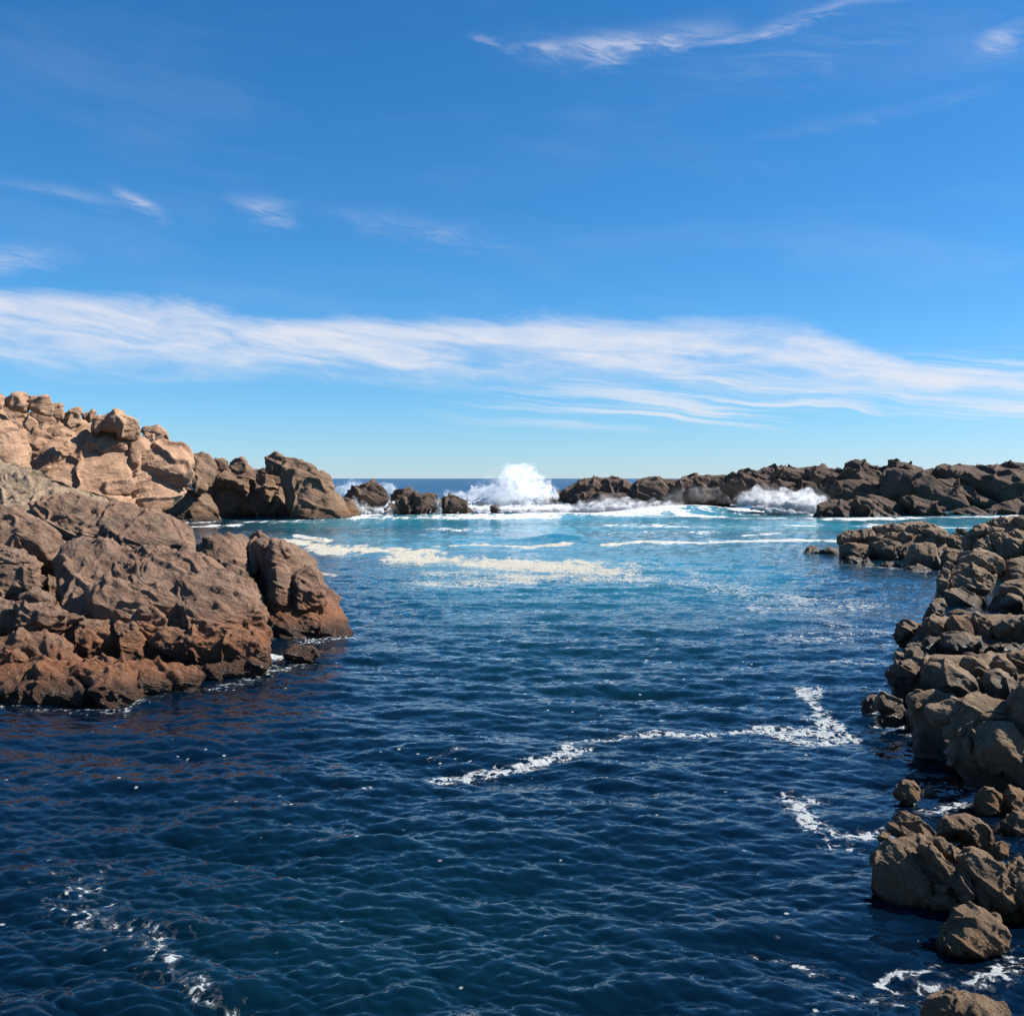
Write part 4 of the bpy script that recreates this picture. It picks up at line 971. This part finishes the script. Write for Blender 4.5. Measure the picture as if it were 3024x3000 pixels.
T1 = ocean_tile(512, 43.0, math.radians(80), 0.6, 5.0, 0.115, 2.0, 11, 1.0, 3.2)
T2 = ocean_tile(512, 15.7, math.radians(95), 0.11, 1.1, 0.27, 1.5, 12, 1.0, 3.0)
T3 = ocean_tile(512, 620.0, math.radians(85), 6.0, 90.0, 0.085, 3.0, 13, 0.8, 4.0)
P0 = np.stack([X0, Y0, np.zeros_like(X0)], 1)
gust = 0.75 + 0.5 * np.clip(fbm(P0 * (0.05, 0.09, 1) + 3.7, 3), -0.8, 0.8)
lee = 1.0 - 0.35 * sstep(-X0, 4.0, 12.0) * sstep(Y0, 26, 18)            # quieter water in the near left corner
off = sample_tile(T1, X0, Y0, 0.13) * (gust * lee * (1 - 0.8 * sstep(Y0, 100, 240)))[:, None]
off += sample_tile(T2, X0, Y0, -0.21) * (gust * lee * (1 - sstep(Y0, 35, 95)))[:, None]
outer = sstep(Y0, 70, 240)
off += sample_tile(T3, X0, Y0, 0.05) * (0.12 + 1.25 * outer)[:, None]
off[:, :2] *= (1 - sstep(Y0, 120, 400))[:, None]
swell = 0.95 * np.exp(-((U0 - 2010) / 170) ** 2 - ((Y0 - 156) / 7.0) ** 2)
swell += 0.55 * np.exp(-((U0 - 1650) / 120) ** 2 - ((Y0 - 83) / 3.5) ** 2)
off[:, 2] += swell
WV = P0 + off


def poly_dist(u, v, pts, asp=1.0):
    """distance (photo pixels on the flat sea, rows stretched by asp) to a line"""
    best = np.full(len(u), 1e9)
    for (a, b), (c, e) in zip(pts[:-1], pts[1:]):
        dx, dy = c - a, (e - b) * asp
        t = np.clip(((u - a) * dx + (v - b) * asp * dy) / (dx * dx + dy * dy + 1e-9), 0, 1)
        best = np.minimum(best, np.hypot(u - a - t * dx, (v - b) * asp - t * dy))
    return best


foam = np.zeros(len(U0))


def streak(pts, half, amt, asp=2.5, soft=1.0):
    global foam
    dd = poly_dist(U0, V0, pts, asp)
    foam = np.maximum(foam, amt * np.exp(-(dd / (half * asp)) ** 2 * soft))


# drifting foam lines on the near channel
streak([(1280, 2284), (1420, 2258), (1510, 2245), (1666, 2214), (1720, 2190)], 14, .86)
streak([(1640, 2205), (1697, 2166), (1760, 2160)], 12, .80)
streak([(1760, 2162), (1850, 2150), (1930, 2144), (2054, 2152), (2120, 2145)], 10, .70)
streak([(2120, 2145), (2209, 2128), (2326, 2113)], 9, .62)
streak([(2250, 2125), (2400, 2135), (2500, 2160)], 22, .76)
streak([(2300, 2150), (2411, 2180), (2520, 2160), (2480, 2120), (2400, 2100)], 14, .86)
streak([(2460, 2110), (2403, 2060), (2364, 2020), (2420, 2025)], 12, .80)
streak([(985, 2310), (1080, 2312)], 10, .5)
streak([(1280, 2215), (1360, 2200)], 8, .45)
streak([(230, 2565), (280, 2560)], 10, .55)
streak([(440, 2770), (490, 2790)], 10, .6)
streak([(233, 2600), (240, 2700), (330, 2730), (440, 2740)], 50, .43)
streak([(440, 2740), (470, 2790), (466, 2860), (543, 2900), (700, 2975)], 32, .48)
streak([(2330, 2340), (2400, 2420), (2480, 2460), (2600, 2450)], 20, .74)
streak([(2440, 2480), (2560, 2500)], 9, .7)
streak([(2380, 2330), (2440, 2360)], 12, .6)
streak([(2590, 2870), (2640, 2840), (2720, 2850), (2780, 2835)], 9, .95)
streak([(2590, 2870), (2680, 2895)], 7, .8)
streak([(2760, 2880), (2860, 2890), (2960, 2870), (3060, 2790)], 34, .62)
streak([(2440, 2900), (2560, 2940), (2680, 2960)], 9, .66)
streak([(2230, 2800), (2360, 2830), (2480, 2850)], 18, .58)
streak([(2740, 2390), (2840, 2370), (2920, 2330)], 16, .78)
streak([(2800, 2330), (2900, 2310), (2990, 2300)], 14, .7)
# foam fringes at the rocks
streak([(60, 2080), (200, 2085), (330, 2080), (480, 2045), (560, 2025)], 10, .5)
streak([(560, 2025), (700, 2000), (800, 1975), (900, 1945)], 10, .6)
streak([(795, 1930), (850, 1925)], 7, .9)
streak([(860, 1890), (960, 1880), (1050, 1872)], 7, .58)
streak([(930, 1690), (990, 1700)], 6, .8)
streak([(2480, 1668), (2600, 1675), (2760, 1690)], 5, .72)
# lace on the middle of the channel
streak([(1230, 1722), (1400, 1725), (1560, 1715)], 16, .78, 4)
streak([(1560, 1700), (1750, 1705), (1900, 1710)], 20, .72, 4)
streak([(1900, 1715), (2080, 1725), (2250, 1760), (2420, 1780), (2540, 1790)], 26, .60, 4)
streak([(2250, 1790), (2420, 1800)], 22, .62, 4)
streak([(2330, 1880), (2480, 1870)], 20, .60, 4)
streak([(2420, 1830), (2560, 1850), (2660, 1880)], 14, .5, 4)
streak([(2480, 1940), (2600, 1950)], 12, .55, 4)
streak([(1700, 1660), (1900, 1670), (2050, 1690)], 16, .62, 4)
# cream bank
streak([(850, 1605), (960, 1628), (1100, 1628), (1250, 1634)], 15, .92, 4)
streak([(1190, 1650), (1350, 1656), (1500, 1668), (1700, 1680), (1850, 1690)], 24, .86, 4)
streak([(1280, 1690), (1450, 1700), (1650, 1705)], 20, .74, 4)
streak([(880, 1585), (960, 1600)], 6, 1.0, 4)
streak([(1290, 1617), (1420, 1612), (1560, 1620), (1680, 1610)], 5, .85, 5)
streak([(1800, 1612), (1900, 1602), (2050, 1606), (2200, 1602), (2350, 1598), (2470, 1602)], 5, .95, 5)
streak([(1550, 1618), (1640, 1616)], 4, .8, 5)
streak([(2200, 1582), (2300, 1576)], 3, .7, 5)
# surf round the reef and the far pool
streak([(520, 1541), (700, 1537), (900, 1538), (1050, 1536)], 4, .5, 6)
streak([(560, 1552), (700, 1546)], 3, .75, 6)
streak([(1040, 1532), (1200, 1534), (1350, 1532), (1500, 1531), (1640, 1528)], 5, .9, 6)
streak([(1400, 1510), (1600, 1515), (1800, 1515), (1960, 1510), (2030, 1500)], 13, 1.12, 6)
streak([(1050, 1524), (1250, 1522), (1450, 1520)], 9, 1.1, 6)
streak([(2020, 1508), (2150, 1512), (2300, 1518)], 7, .85, 6)
streak([(1150, 1502), (1400, 1502), (1650, 1505)], 9, 1.12, 6)
streak([(1150, 1480), (1400, 1478), (1600, 1480)], 6, 1.1, 6)
streak([(2000, 1520), (2200, 1530), (2400, 1530)], 5, .8, 6)
streak([(2150, 1505), (2300, 1512), (2420, 1522)], 5, 1.1, 6)
streak([(2430, 1532), (2700, 1533), (3000, 1531)], 3, .8, 6)
streak([(1800, 1550), (2100, 1552), (2400, 1546)], 7, .62, 6)
streak([(2550, 1545), (2800, 1552), (3024, 1550)], 7, .6, 6)
streak([(1300, 1560), (1700, 1575), (2100, 1572)], 10, .48, 6)
streak([(980, 1455), (1100, 1445), (1180, 1450)], 6, 1.1, 6)
foam = np.where(Y0 < 205, foam, foam * 0.4)
brk = fbm(np.stack([X0 * .10, Y0 * .06, X0 * 0 + 2], 1), 3) * sstep(Y0, 40, 70) + 0.8 * fbm(np.stack([X0 * .8, Y0 * .5, X0 * 0 + 8], 1), 3) * (1 - sstep(Y0, 40, 70))
foam = foam * np.clip(0.92 + 0.45 * brk, 0.2, 1.25)
caps = sstep(perlin(np.stack([X0 * 0.05, Y0 * 0.028, X0 * 0 + 4], 1)) + 0.5 * perlin(np.stack([X0 * 0.21, Y0 * 0.1, X0 * 0], 1)), 0.50, 0.68) * sstep(Y0, 190, 260) * (1 - sstep(Y0, 1500, 5000))
foam = np.maximum(foam, 0.62 * caps)

# milky turquoise water stirred full of air by the surf
tq = sstep(V0, 1900, 1600) * (1 - sstep(Y0, 150, 185)) * sstep(U0, 500, 1150)
tq = tq * (0.55 + 0.45 * sstep(fbm(np.stack([X0 * .03, Y0 * .05, X0 * 0], 1), 3), -.4, .4))
tq *= 1 - 0.85 * sstep(U0, 2250, 2480) * sstep(V0, 1590, 1622)
tq *= 1 - 0.85 * (1 - sstep(U0, 1000, 1350)) * sstep(V0, 1632, 1660)
tq *= 1 - 0.30 * sstep(V0, 1640, 1720)
green = np.exp(-((U0 - 1700) / 650) ** 2 - ((V0 - 1800) / 260) ** 2) * 1.3
green += 0.55 * np.exp(-((U0 - 1100) / 1000) ** 2 - ((V0 - 2750) / 420) ** 2)

# how far down one sees rock through the water
from mathutils.bvhtree import BVHTree
depth = np.full(len(U0), 9.0)
near = np.where((Y0 < 48) & (Y0 > 7) & ((U0 < 1150) & (U0 > -150) | (U0 > 2300) & (U0 < 3200)))[0]
vs, fs, base = [], [], 0
for v_, f_ in ROCK_TREES:
    if v_[:, 1].min() < 50:
        vs.append(v_)
        fs.append(f_ + base)
        base += len(v_)
vs = np.concatenate(vs)
fs = np.concatenate(fs)
keep = (vs[fs][:, :, 2].min(1) < 0.5)
bvh = BVHTree.FromPolygons(vs.tolist(), fs[keep].tolist(), all_triangles=True)
dn = Vector((0, 0, -1))
zz = np.full(len(near), 9.0)
sub = [(n_, X0[i], Y0[i]) for n_, i in enumerate(near)]
for n_, x, y in sub:
    h_ = bvh.ray_cast(Vector((x, y, 0.45)), dn, 3.0)
    if h_[0] is not None:
        zz[n_] = -h_[0].z
depth[near] = zz
dg = depth.reshape(nr, nc)
clear = np.exp(-np.clip(dg, 0, 9) * 1.9)
for _ in range(3):
    clear[1:-1, 1:-1] = (clear[1:-1, 1:-1] * 2 + clear[:-2, 1:-1] + clear[2:, 1:-1] + clear[1:-1, :-2] + clear[1:-1, 2:]) / 6
clear = clear.ravel()
prox = (dg < 1.5).astype(float)
for _ in range(9):
    prox[1:-1, 1:-1] = (prox[1:-1, 1:-1] + prox[:-2, 1:-1] + prox[2:, 1:-1] + prox[1:-1, :-2] + prox[1:-1, 2:]) / 5
wash = 4 * prox * (1 - prox)
wash = wash.ravel() * sstep(fbm(np.stack([X0 * .55, Y0 * .45, X0 * 0 + 5], 1), 3), -.05, .45)
foam = np.maximum(foam, 0.55 * wash)

ms = bpy.data.materials.new('sea_water')
ms.use_nodes = True
t = NT(ms.node_tree)
P = t.n('ShaderNodeNewGeometry').outputs['Position']
at = lambda n_: t.n('ShaderNodeAttribute', attribute_name=n_).outputs['Fac']
sx = t.n('ShaderNodeSeparateXYZ', {0: P})
Pf = t.xyz(sx.outputs[0], sx.outputs[1], 0.0)
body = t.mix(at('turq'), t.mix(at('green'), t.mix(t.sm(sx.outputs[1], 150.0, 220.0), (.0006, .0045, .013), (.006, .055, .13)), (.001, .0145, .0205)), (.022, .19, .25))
far = t.sm(sx.outputs[1], 40.0, 75.0)
Pw = t.n('ShaderNodeVectorMath', {0: Pf, 1: (1.0, 0.30, 1.0)}, operation='MULTIPLY').outputs[0]     # wind-drawn streaks across the outer channel
fmix = lambda a_, b_: t.m('ADD', t.m('MULTIPLY', a_, t.m('SUBTRACT', 1.0, far)), t.m('MULTIPLY', b_, far))
lace1 = fmix(t.noise(Pf, 3.6, 6, 0.62, 1.1), t.noise(Pw, 0.55, 7, 0.66, 0.9))
lace2 = fmix(t.noise(Pf, 13.0, 3, 0.6, 0.6), t.noise(Pw, 2.4, 4, 0.6, 0.6))
cell = t.n('ShaderNodeTexVoronoi', {'Vector': t.n('ShaderNodeVectorMath', {0: Pf, 1: t.n('ShaderNodeTexNoise', {'Vector': Pf, 'Scale': 3.0, 'Detail': 3.0}).outputs['Color']}, operation='ADD').outputs[0], 'Scale': 3.4}, feature='DISTANCE_TO_EDGE').outputs['Distance']
lc = t.m('ADD', t.m('MULTIPLY_ADD', lace1, 3.2, -1.6), t.m('MULTIPLY_ADD', lace2, 1.1, -0.55))
lc = t.m('SUBTRACT', lc, t.m('MULTIPLY', t.m('MULTIPLY', t.sm(cell, 0.03, 0.32), 0.75), t.m('SUBTRACT', 1.0, far)))
fa = at('foam')
fd = t.m('ADD', lc, t.m('MULTIPLY_ADD', fa, 1.6, -0.80))
fm = t.m('MAXIMUM', t.sm(fd, 0.0, 0.22), t.sm(fd, -0.45, 0.1, 0.0, 0.12))
fm = t.m('MULTIPLY', fm, t.sm(fa, 0.04, 0.14))
dots = t.n('ShaderNodeTexVoronoi', {'Vector': Pf, 'Scale': 2.3}, feature='F1')
dk = t.m('MULTIPLY', t.sm(dots.outputs['Distance'], 0.085, 0.05), t.sm(t.noise(Pf, 0.35, 3, 0.6), 0.48, 0.60))
fm = t.m('MAXIMUM', fm, t.m('MULTIPLY', dk, t.sm(sx.outputs[1], 45.0, 25.0)))
rip = t.m('ADD', t.noise(Pf, 7.0, 2, 0.5, 0.4), t.m('MULTIPLY', t.noise(Pf, 2.4, 2, 0.5, 0.3), 1.2))
bump = t.n('ShaderNodeBump', {'Strength': 0.7, 'Distance': t.sm(sx.outputs[1], 12.0, 45.0, 0.014, 0.04), 'Height': rip})
gl = t.n('ShaderNodeBsdfGlossy', {'Color': (1, 1, 1), 'Roughness': t.sm(sx.outputs[1], 30.0, 600.0, 0.02, 0.22), 'Normal': bump.outputs[0]})
fr = t.n('ShaderNodeFresnel', {'IOR': 1.333, 'Normal': bump.outputs[0]})
frq = t.m('MULTIPLY', fr.outputs[0], t.sm(sx.outputs[1], 30.0, 320.0, 1.0, 0.30))      # a rough sea hides most of its mirror
df = t.n('ShaderNodeBsdfDiffuse', {'Color': body})
tr = t.n('ShaderNodeBsdfTransparent', {'Color': (.55, .62, .70)})
bd = t.n('ShaderNodeMixShader', {0: at('clear'), 1: df.outputs[0], 2: tr.outputs[0]})
wt = t.n('ShaderNodeMixShader', {0: frq, 1: bd.outputs[0], 2: gl.outputs[0]})
fcol = t.mix(at('cream'), t.mix(t.sm(sx.outputs[1], 25.0, 110.0), (.33, .355, .36), (.50, .52, .53)), (.41, .385, .32))
fb = t.n('ShaderNodeBump', {'Strength': 1.0, 'Distance': t.sm(sx.outputs[1], 20.0, 80.0, 0.012, 0.06), 'Height': t.m('ADD', t.noise(Pf, 3.0, 5, 0.65, 0.5), lc)})
fo = t.n('ShaderNodeBsdfDiffuse', {'Color': fcol, 'Normal': fb.outputs[0]})
fin = t.n('ShaderNodeMixShader', {0: t.m('MULTIPLY', fm, 0.94), 1: wt.outputs[0], 2: fo.outputs[0]})
t.t.links.new(fin.outputs[0], t.n('ShaderNodeOutputMaterial').inputs[0])

ii = np.arange(nr * nc).reshape(nr, nc)
quads = np.stack([ii[:-1, :-1], ii[:-1, 1:], ii[1:, 1:], ii[1:, :-1]], 2).reshape(-1, 4)
# thick foam stands a little proud of the water
heap = sstep(foam, 0.85, 1.2) * (0.10 + 0.22 * np.abs(fbm(np.stack([X0 * .9, Y0 * .9, X0 * 0], 1), 3)))
heap *= 1 - 0.85 * sstep(Y0, 100, 125)
WV[:, 2] += heap
me = new_mesh('sea', WV, quads, ms)
cream = sstep(V0, 1570, 1600) * (1 - sstep(V0, 1705, 1740)) * (1 - 0.6 * sstep(U0, 1700, 2000))
for n_, a_ in (('foam', foam), ('turq', tq), ('green', green), ('clear', clear), ('cream', cream)):
    me.attributes.new(n_, 'FLOAT', 'POINT').data.foreach_set('value', np.asarray(a_, np.float32))
tag(link('sea', me), None, None, kind='structure')
# sea floor
mf = bpy.data.materials.new('sea_floor')
mf.use_nodes = True
t = NT(mf.node_tree)
P = t.n('ShaderNodeNewGeometry').outputs['Position']
bs = t.n('ShaderNodeBsdfPrincipled', {'Base Color': t.mix(t.noise(P, 0.8, 5), (.03, .03, .022), (.09, .065, .04)), 'Roughness': 0.9})
t.t.links.new(bs.outputs[0], t.n('ShaderNodeOutputMaterial').inputs[0])
gx, gy = np.meshgrid(np.linspace(-70, 70, 60), np.linspace(-12, 128, 60), indexing='ij')
gz = -3.2 + 0.5 * fbm(np.stack([gx.ravel() * .1, gy.ravel() * .1, gx.ravel() * 0], 1), 3)
gi = np.arange(3600).reshape(60, 60)
tag(link('sea_floor', new_mesh('sea_floor', np.stack([gx.ravel(), gy.ravel(), gz], 1), np.stack([gi[:-1, :-1], gi[1:, :-1], gi[1:, 1:], gi[:-1, 1:]], 2).reshape(-1, 4), mf)), None, None, kind='structure')

# ------------------------------------------------------------------ surf: spray, rolling white water, cascades
mw = bpy.data.materials.new('white_water')
mw.use_nodes = True
t = NT(mw.node_tree)
P = t.n('ShaderNodeNewGeometry').outputs['Position']
hb = t.m('ADD', t.noise(P, 1.1, 7, 0.7, 0.8), t.m('MULTIPLY', t.noise(P, 4.0, 4, 0.7), 0.4))
bp = t.n('ShaderNodeBump', {'Strength': 0.9, 'Distance': 0.35, 'Height': hb})
df = t.n('ShaderNodeBsdfDiffuse', {'Color': (.56, .58, .60), 'Normal': bp.outputs[0]})
tl = t.n('ShaderNodeBsdfTranslucent', {'Color': (.52, .55, .57), 'Normal': bp.outputs[0]})
mx = t.n('ShaderNodeMixShader', {0: 0.35, 1: df.outputs[0], 2: tl.outputs[0]})
t.t.links.new(mx.outputs[0], t.n('ShaderNodeOutputMaterial').inputs[0])


def spray_material(name, dens, lo, hi, freq):
    m = bpy.data.materials.new(name)
    m.use_nodes = True
    t = NT(m.node_tree)
    P = t.n('ShaderNodeNewGeometry').outputs['Position']
    nz = t.noise(P, freq, 6, 0.68, 0.8)
    vol = t.n('ShaderNodeVolumePrincipled', {'Color': (.97, .98, .99), 'Density': t.sm(nz, lo, hi, 0.0, dens), 'Anisotropy': 0.2})
    t.t.links.new(vol.outputs[0], t.n('ShaderNodeOutputMaterial').inputs['Volume'])
    return m


M_SPRAY = spray_material('spray', 1.3, .42, .68, 1.0)
M_HALO = spray_material('spray_haze', 0.13, .38, .68, .6)
M_MIST = spray_material('mist', 0.09, .42, .72, .4)
scene.cycles.volume_bounces = 5
scene.cycles.max_bounces = 9
scene.cycles.volume_step_rate = 1.5


def at(fr, a, b, d):
    o = FR[fr]
    u, v = o[0] + a / o[2], o[1] + b / o[2]
    return np.array([(u - CX) / FPX * d, d, H - (v - HOR) / FPX * d])


def blob(center, r, seed, lv=5, amp=0.45, freq=1.0):
    """a billow: sphere broken up by several octaves of noise"""
    v, f = ico(lv)
    p = v * np.array(r)
    w3 = p + center
    nz = fbm(w3 * freq / max(r) * 1.5 + seed * 3.1, 4, 0.5)
    return w3 + v * (amp * min(r) * (nz + 0.25 * np.abs(nz)))[:, None], f


def union(vs_, fs_, voxel, mat):
    """melt overlapping billows into one closed skin"""
    tmp = link('tmp', new_mesh('tmp', np.concatenate(vs_), np.concatenate(fs_), None))
    md_ = tmp.modifiers.new('r', 'REMESH')
    md_.mode = 'VOXEL'
    md_.voxel_size = voxel
    md_.use_smooth_shade = True
    dg_ = bpy.context.evaluated_depsgraph_get()
    me_ = bpy.data.meshes.new_from_object(tmp.evaluated_get(dg_))
    me_.materials.clear()
    me_.materials.append(mat)
    old = tmp.data
    bpy.data.objects.remove(tmp)
    bpy.data.meshes.remove(old)
    return me_


def surf(name, label, fr, d, blobs, puffs, seed, cat='wave', mat=None, vox=.35):
    """blobs: white water (x, y, radius px, depth offset m, stretch x, stretch z); puffs: spray outside it, same fields"""
    o = FR[fr]
    ppm = FPX / d * o[2]
    root = thing(name, label, cat, tuple(at(fr, (blobs or puffs)[0][0], (blobs or puffs)[0][1], d) * (1, 1, 0)))
    loc = np.array(root.location)

    def build(items, grow, amp, sd):
        vs_, fs_, n0 = [], [], 0
        for k, b in enumerate(items):
            x, y, r, dd = b[:4]
            rx = r / ppm * grow
            v, f = blob(at(fr, x, y, d + dd), (rx * (b[4] if len(b) > 4 else 1.0), rx, rx * (b[5] if len(b) > 5 else 0.9)), sd + k, 5 if r * 3 / o[2] > 45 else 4, amp)
            v[:, 2] = np.maximum(v[:, 2], -0.35)
            if sd == seed:
                v[:, 2] *= 0.72
            vs_.append(v - loc)
            fs_.append(f + n0)
            n0 += len(v)
        return vs_, fs_
    if blobs:
        me_ = union(*build(blobs, 1.0, .6, seed), vox * .6, mw)
        n = len(me_.vertices)
        co = np.empty(n * 3, np.float32)
        me_.vertices.foreach_get('co', co)
        nn = np.empty(n * 3, np.float32)
        me_.vertices.foreach_get('normal', nn)
        co, nn = co.reshape(-1, 3), nn.reshape(-1, 3)
        co = co + nn * (0.26 * fbm((co + loc) * 1.1, 5, .7))[:, None]
        me_.vertices.foreach_set('co', co.astype(np.float32).ravel())
        link('white_water', me_, root)
    me_ = union(*build(puffs, 1.12, 1.1, seed + 50), vox, mat or M_SPRAY)
    link('spray', me_, root)
    if mat is None and vox > .3:
        link('spray_haze', union(*build(puffs, 1.5, 1.0, seed + 90), vox * 1.3, M_HALO), root)
    return root


# plume thrown up behind the gap in the reef
surf('breaking_wave', 'tall white plume of spray bursting up behind the reef beside the dark ridge tip', 'D', 172, [(1560, 335, 40, -1, 2.2, .5), (1400, 345, 34, 0, 2.2, .5), (1250, 345, 30, 0, 2.2, .5), (1680, 335, 30, 0, 2, .5), (1100, 322, 15, 1, 2.4, .6), (1020, 308, 11, 1, 2.4, .6)],
    [(1520, 190, 70, 0), (1480, 150, 50, 1), (1550, 140, 50, 0), (1600, 190, 62, 1), (1440, 230, 62, 1), (1650, 250, 62, 0), (1560, 280, 85, -1), (1450, 300, 70, -1), (1520, 110, 24, 0), (1590, 125, 22, 1),
     (1710, 270, 50, 0), (1370, 285, 52, 1), (1290, 275, 48, 1), (1220, 282, 36, 1), (1770, 285, 32, 0), (1180, 310, 30, 0), (1110, 300, 28, 1, 1.4, .8), (1030, 285, 20, 1, 1.8, .8), (1010, 262, 12, 1)], 21)
surf('breaking_wave', 'low white burst of surf breaking behind the twin-humped reef rock', 'D', 152, [(290, 285, 20, 0, 2, .5), (360, 285, 22, 0, 2, .5), (240, 290, 16, 0, 2, .5), (600, 280, 16, 0, 2, .5)],
    [(330, 225, 30, 0), (335, 200, 16, 0), (380, 235, 28, 0), (290, 255, 34, 0), (240, 268, 28, 0), (430, 245, 28, 0), (590, 245, 30, 0), (625, 262, 26, 0), (550, 240, 24, 1), (490, 240, 24, 1)], 22)
# white water rolling in over the reef ledge
surf('rolling_surf', 'broad roll of white water spreading from the reef gap in front of the ridge tip', 'O', 158, [
    (60, 430, 37.5, 3, 2.0, .8), (160, 425, 40, 3, 2.0, .8), (270, 420, 38.75, 3, 2.0, .8), (380, 415, 41.25, 3, 2.0, .8), (490, 408, 41.25, 3, 1.9, .8), (600, 402, 42.5, 3, 1.9, .8), (700, 385, 42.5, 3, 1.8, .8), (800, 388, 40, 3, 1.9, .8),
    (900, 394, 37.5, 2, 1.9, .8), (1000, 390, 35, 2, 1.9, .8), (1090, 388, 33.75, 2, 1.8, .8), (1180, 384, 31.25, 1, 1.7, .8), (1250, 380, 26.25, 1, 1.4, .8),
    (100, 466, 27.5, -4, 2.6, .5), (250, 468, 27.5, -4, 2.6, .5), (400, 472, 27.5, -5, 2.6, .5), (560, 470, 30, -5, 2.6, .5), (700, 464, 30, -5, 2.4, .5), (820, 446, 30, -4, 2.4, .5), (930, 430, 27.5, -3, 2.2, .5), (1040, 413, 25, -2, 2.0, .5), (1150, 402, 21.25, -1, 1.8, .5)],
    [(60, 415, 37.5, 3, 2.0, .9), (200, 408, 42.5, 3, 2.2, .9), (360, 400, 42.5, 3, 2.2, .9), (520, 385, 45, 3, 2.0, .9), (650, 368, 47.5, 3, 1.8, .9), (720, 345, 42.5, 3, 1.5, .9), (820, 362, 42.5, 3, 1.8, .9), (940, 372, 40, 2, 1.8, .9), (1060, 372, 37.5, 2, 1.8, .9), (1180, 366, 35, 1, 1.6, .9), (1260, 365, 30, 1, 1.4, .9)], 23)
surf('breaking_wave', 'foaming white wave piling against the foot of the ridge near its brown ledge', 'N', 141, [
    (150, 285, 30, 4, 1.6, .8), (210, 296, 37.5, 3, 1.5, .8), (280, 312, 40, 2, 1.5, .8), (350, 322, 45, 1, 1.4, .8), (420, 328, 50, 0, 1.3, .8), (490, 338, 50, 0, 1.2, .8), (550, 346, 45, -1, 1.1, .8), (590, 345, 32.5, -1),
    (90, 308, 22.5, 4, 2.0, .6), (40, 316, 18.75, 5, 2.0, .6), (300, 358, 35, -1, 1.9, .6), (400, 376, 32.5, -2, 1.9, .6), (490, 386, 27.5, -2, 1.9, .6), (560, 390, 21.25, -2, 1.5, .6), (200, 336, 32.5, 1, 2.0, .6)],
    [(150, 268, 37.5, 4, 1.5, .9), (200, 255, 27.5, 4), (220, 278, 42.5, 3, 1.4, .9), (300, 292, 47.5, 2, 1.4, .9), (380, 298, 52.5, 1, 1.3, .9), (460, 305, 55, 0, 1.2, .9), (540, 318, 52.5, -1, 1.1, .9), (600, 322, 40, -1), (90, 296, 27.5, 4, 1.8, .8), (620, 300, 22.5, -1)], 24)
# water pouring off the ledge
surf('cascade', 'white water pouring down between the headland toe and the twin-humped reef rock', 'D', 134, [
    (330, 330, 20, 1), (360, 350, 22, .5), (390, 380, 24, 0), (420, 410, 26, -.5), (460, 420, 22, -.5), (440, 452, 16, -1.5, 2.4, .5), (400, 448, 14, -1.5, 2.4, .5), (500, 402, 21, 0), (540, 390, 19, .5), (560, 422, 19, -.5), (595, 372, 15, 1), (500, 444, 16, -1.5, 2.4, .5), (600, 446, 14, -1.5, 2.4, .5), (640, 400, 13, .2), (650, 430, 14, -.4), (630, 362, 9, .8), (700, 448, 11, -1, 2.6, .5), (745, 400, 6, -.6, .7, 3), (720, 415, 6, -.7, .7, 2.5), (770, 430, 5, -.7, .7, 2), (800, 450, 8, -1, 2.6, .5), (690, 360, 6, -.2, .8, 2)],
    [(350, 335, 26, .5), (400, 385, 30, 0), (440, 415, 32, -.5), (520, 405, 28, 0), (580, 400, 26, 0), (640, 410, 22, 0), (440, 380, 22, 0)], 25, 'cascade', None, .2)
surf('cascade', 'white curtain of water streaming between the two flat-topped reef rocks', 'D', 132.6, [
    (945, 325, 13, .5), (958, 350, 15, 0), (970, 382, 17, -.2), (960, 415, 18, -.5), (920, 420, 11, -.5), (940, 448, 12, -1.2, 2.6, .5), (1020, 442, 12, -1.0, 2.6, .5), (1230, 405, 20, 0, 1.6, .7), (1210, 375, 14, 1), (1280, 412, 20, 0, 1.6, .7), (1290, 375, 16, 1.5), (1180, 436, 14, -1, 2.6, .5), (1390, 405, 22, 1, 1.7, .7), (1450, 404, 22, 2, 1.7, .7), (1510, 404, 23, 3, 1.8, .7), (1570, 414, 22, 3, 1.8, .7), (1450, 444, 15, -1, 2.6, .5), (1340, 440, 14, -1, 2.6, .5), (1550, 448, 15, -1, 2.6, .5), (1045, 395, 5, -.6, .8, 3), (1090, 415, 5, -.7, .8, 2), (895, 400, 5, -.7, .8, 2.5)],
    [(955, 345, 18, 0), (968, 390, 21, -.2), (945, 420, 20, -.5), (1225, 385, 24, .5, 1.4, .9), (1290, 385, 26, .5, 1.4, .9), (1400, 385, 26, 1, 1.6, .8), (1500, 385, 28, 3, 1.6, .8)], 26, 'cascade', None, .2)
# mist drifting in front of the ridge
surf('spray_mist', 'thin veil of drifting spray mist in front of the low middle of the ridge', 'O', 164, [],
     [(1150, 320, 40, 2, 1.5, .8), (1250, 295, 50, 2, 1.5, .9), (1370, 280, 60, 2, 1.4, .9), (1500, 275, 62, 2, 1.4, .9), (1620, 280, 58, 2, 1.3, .9), (1720, 290, 44, 2, 1.3, .8), (600, 335, 30, 2, 2.5, .7), (800, 325, 30, 2, 2.5, .7), (1000, 325, 30, 2, 2.5, .7)], 27, 'spray', M_MIST, .5)
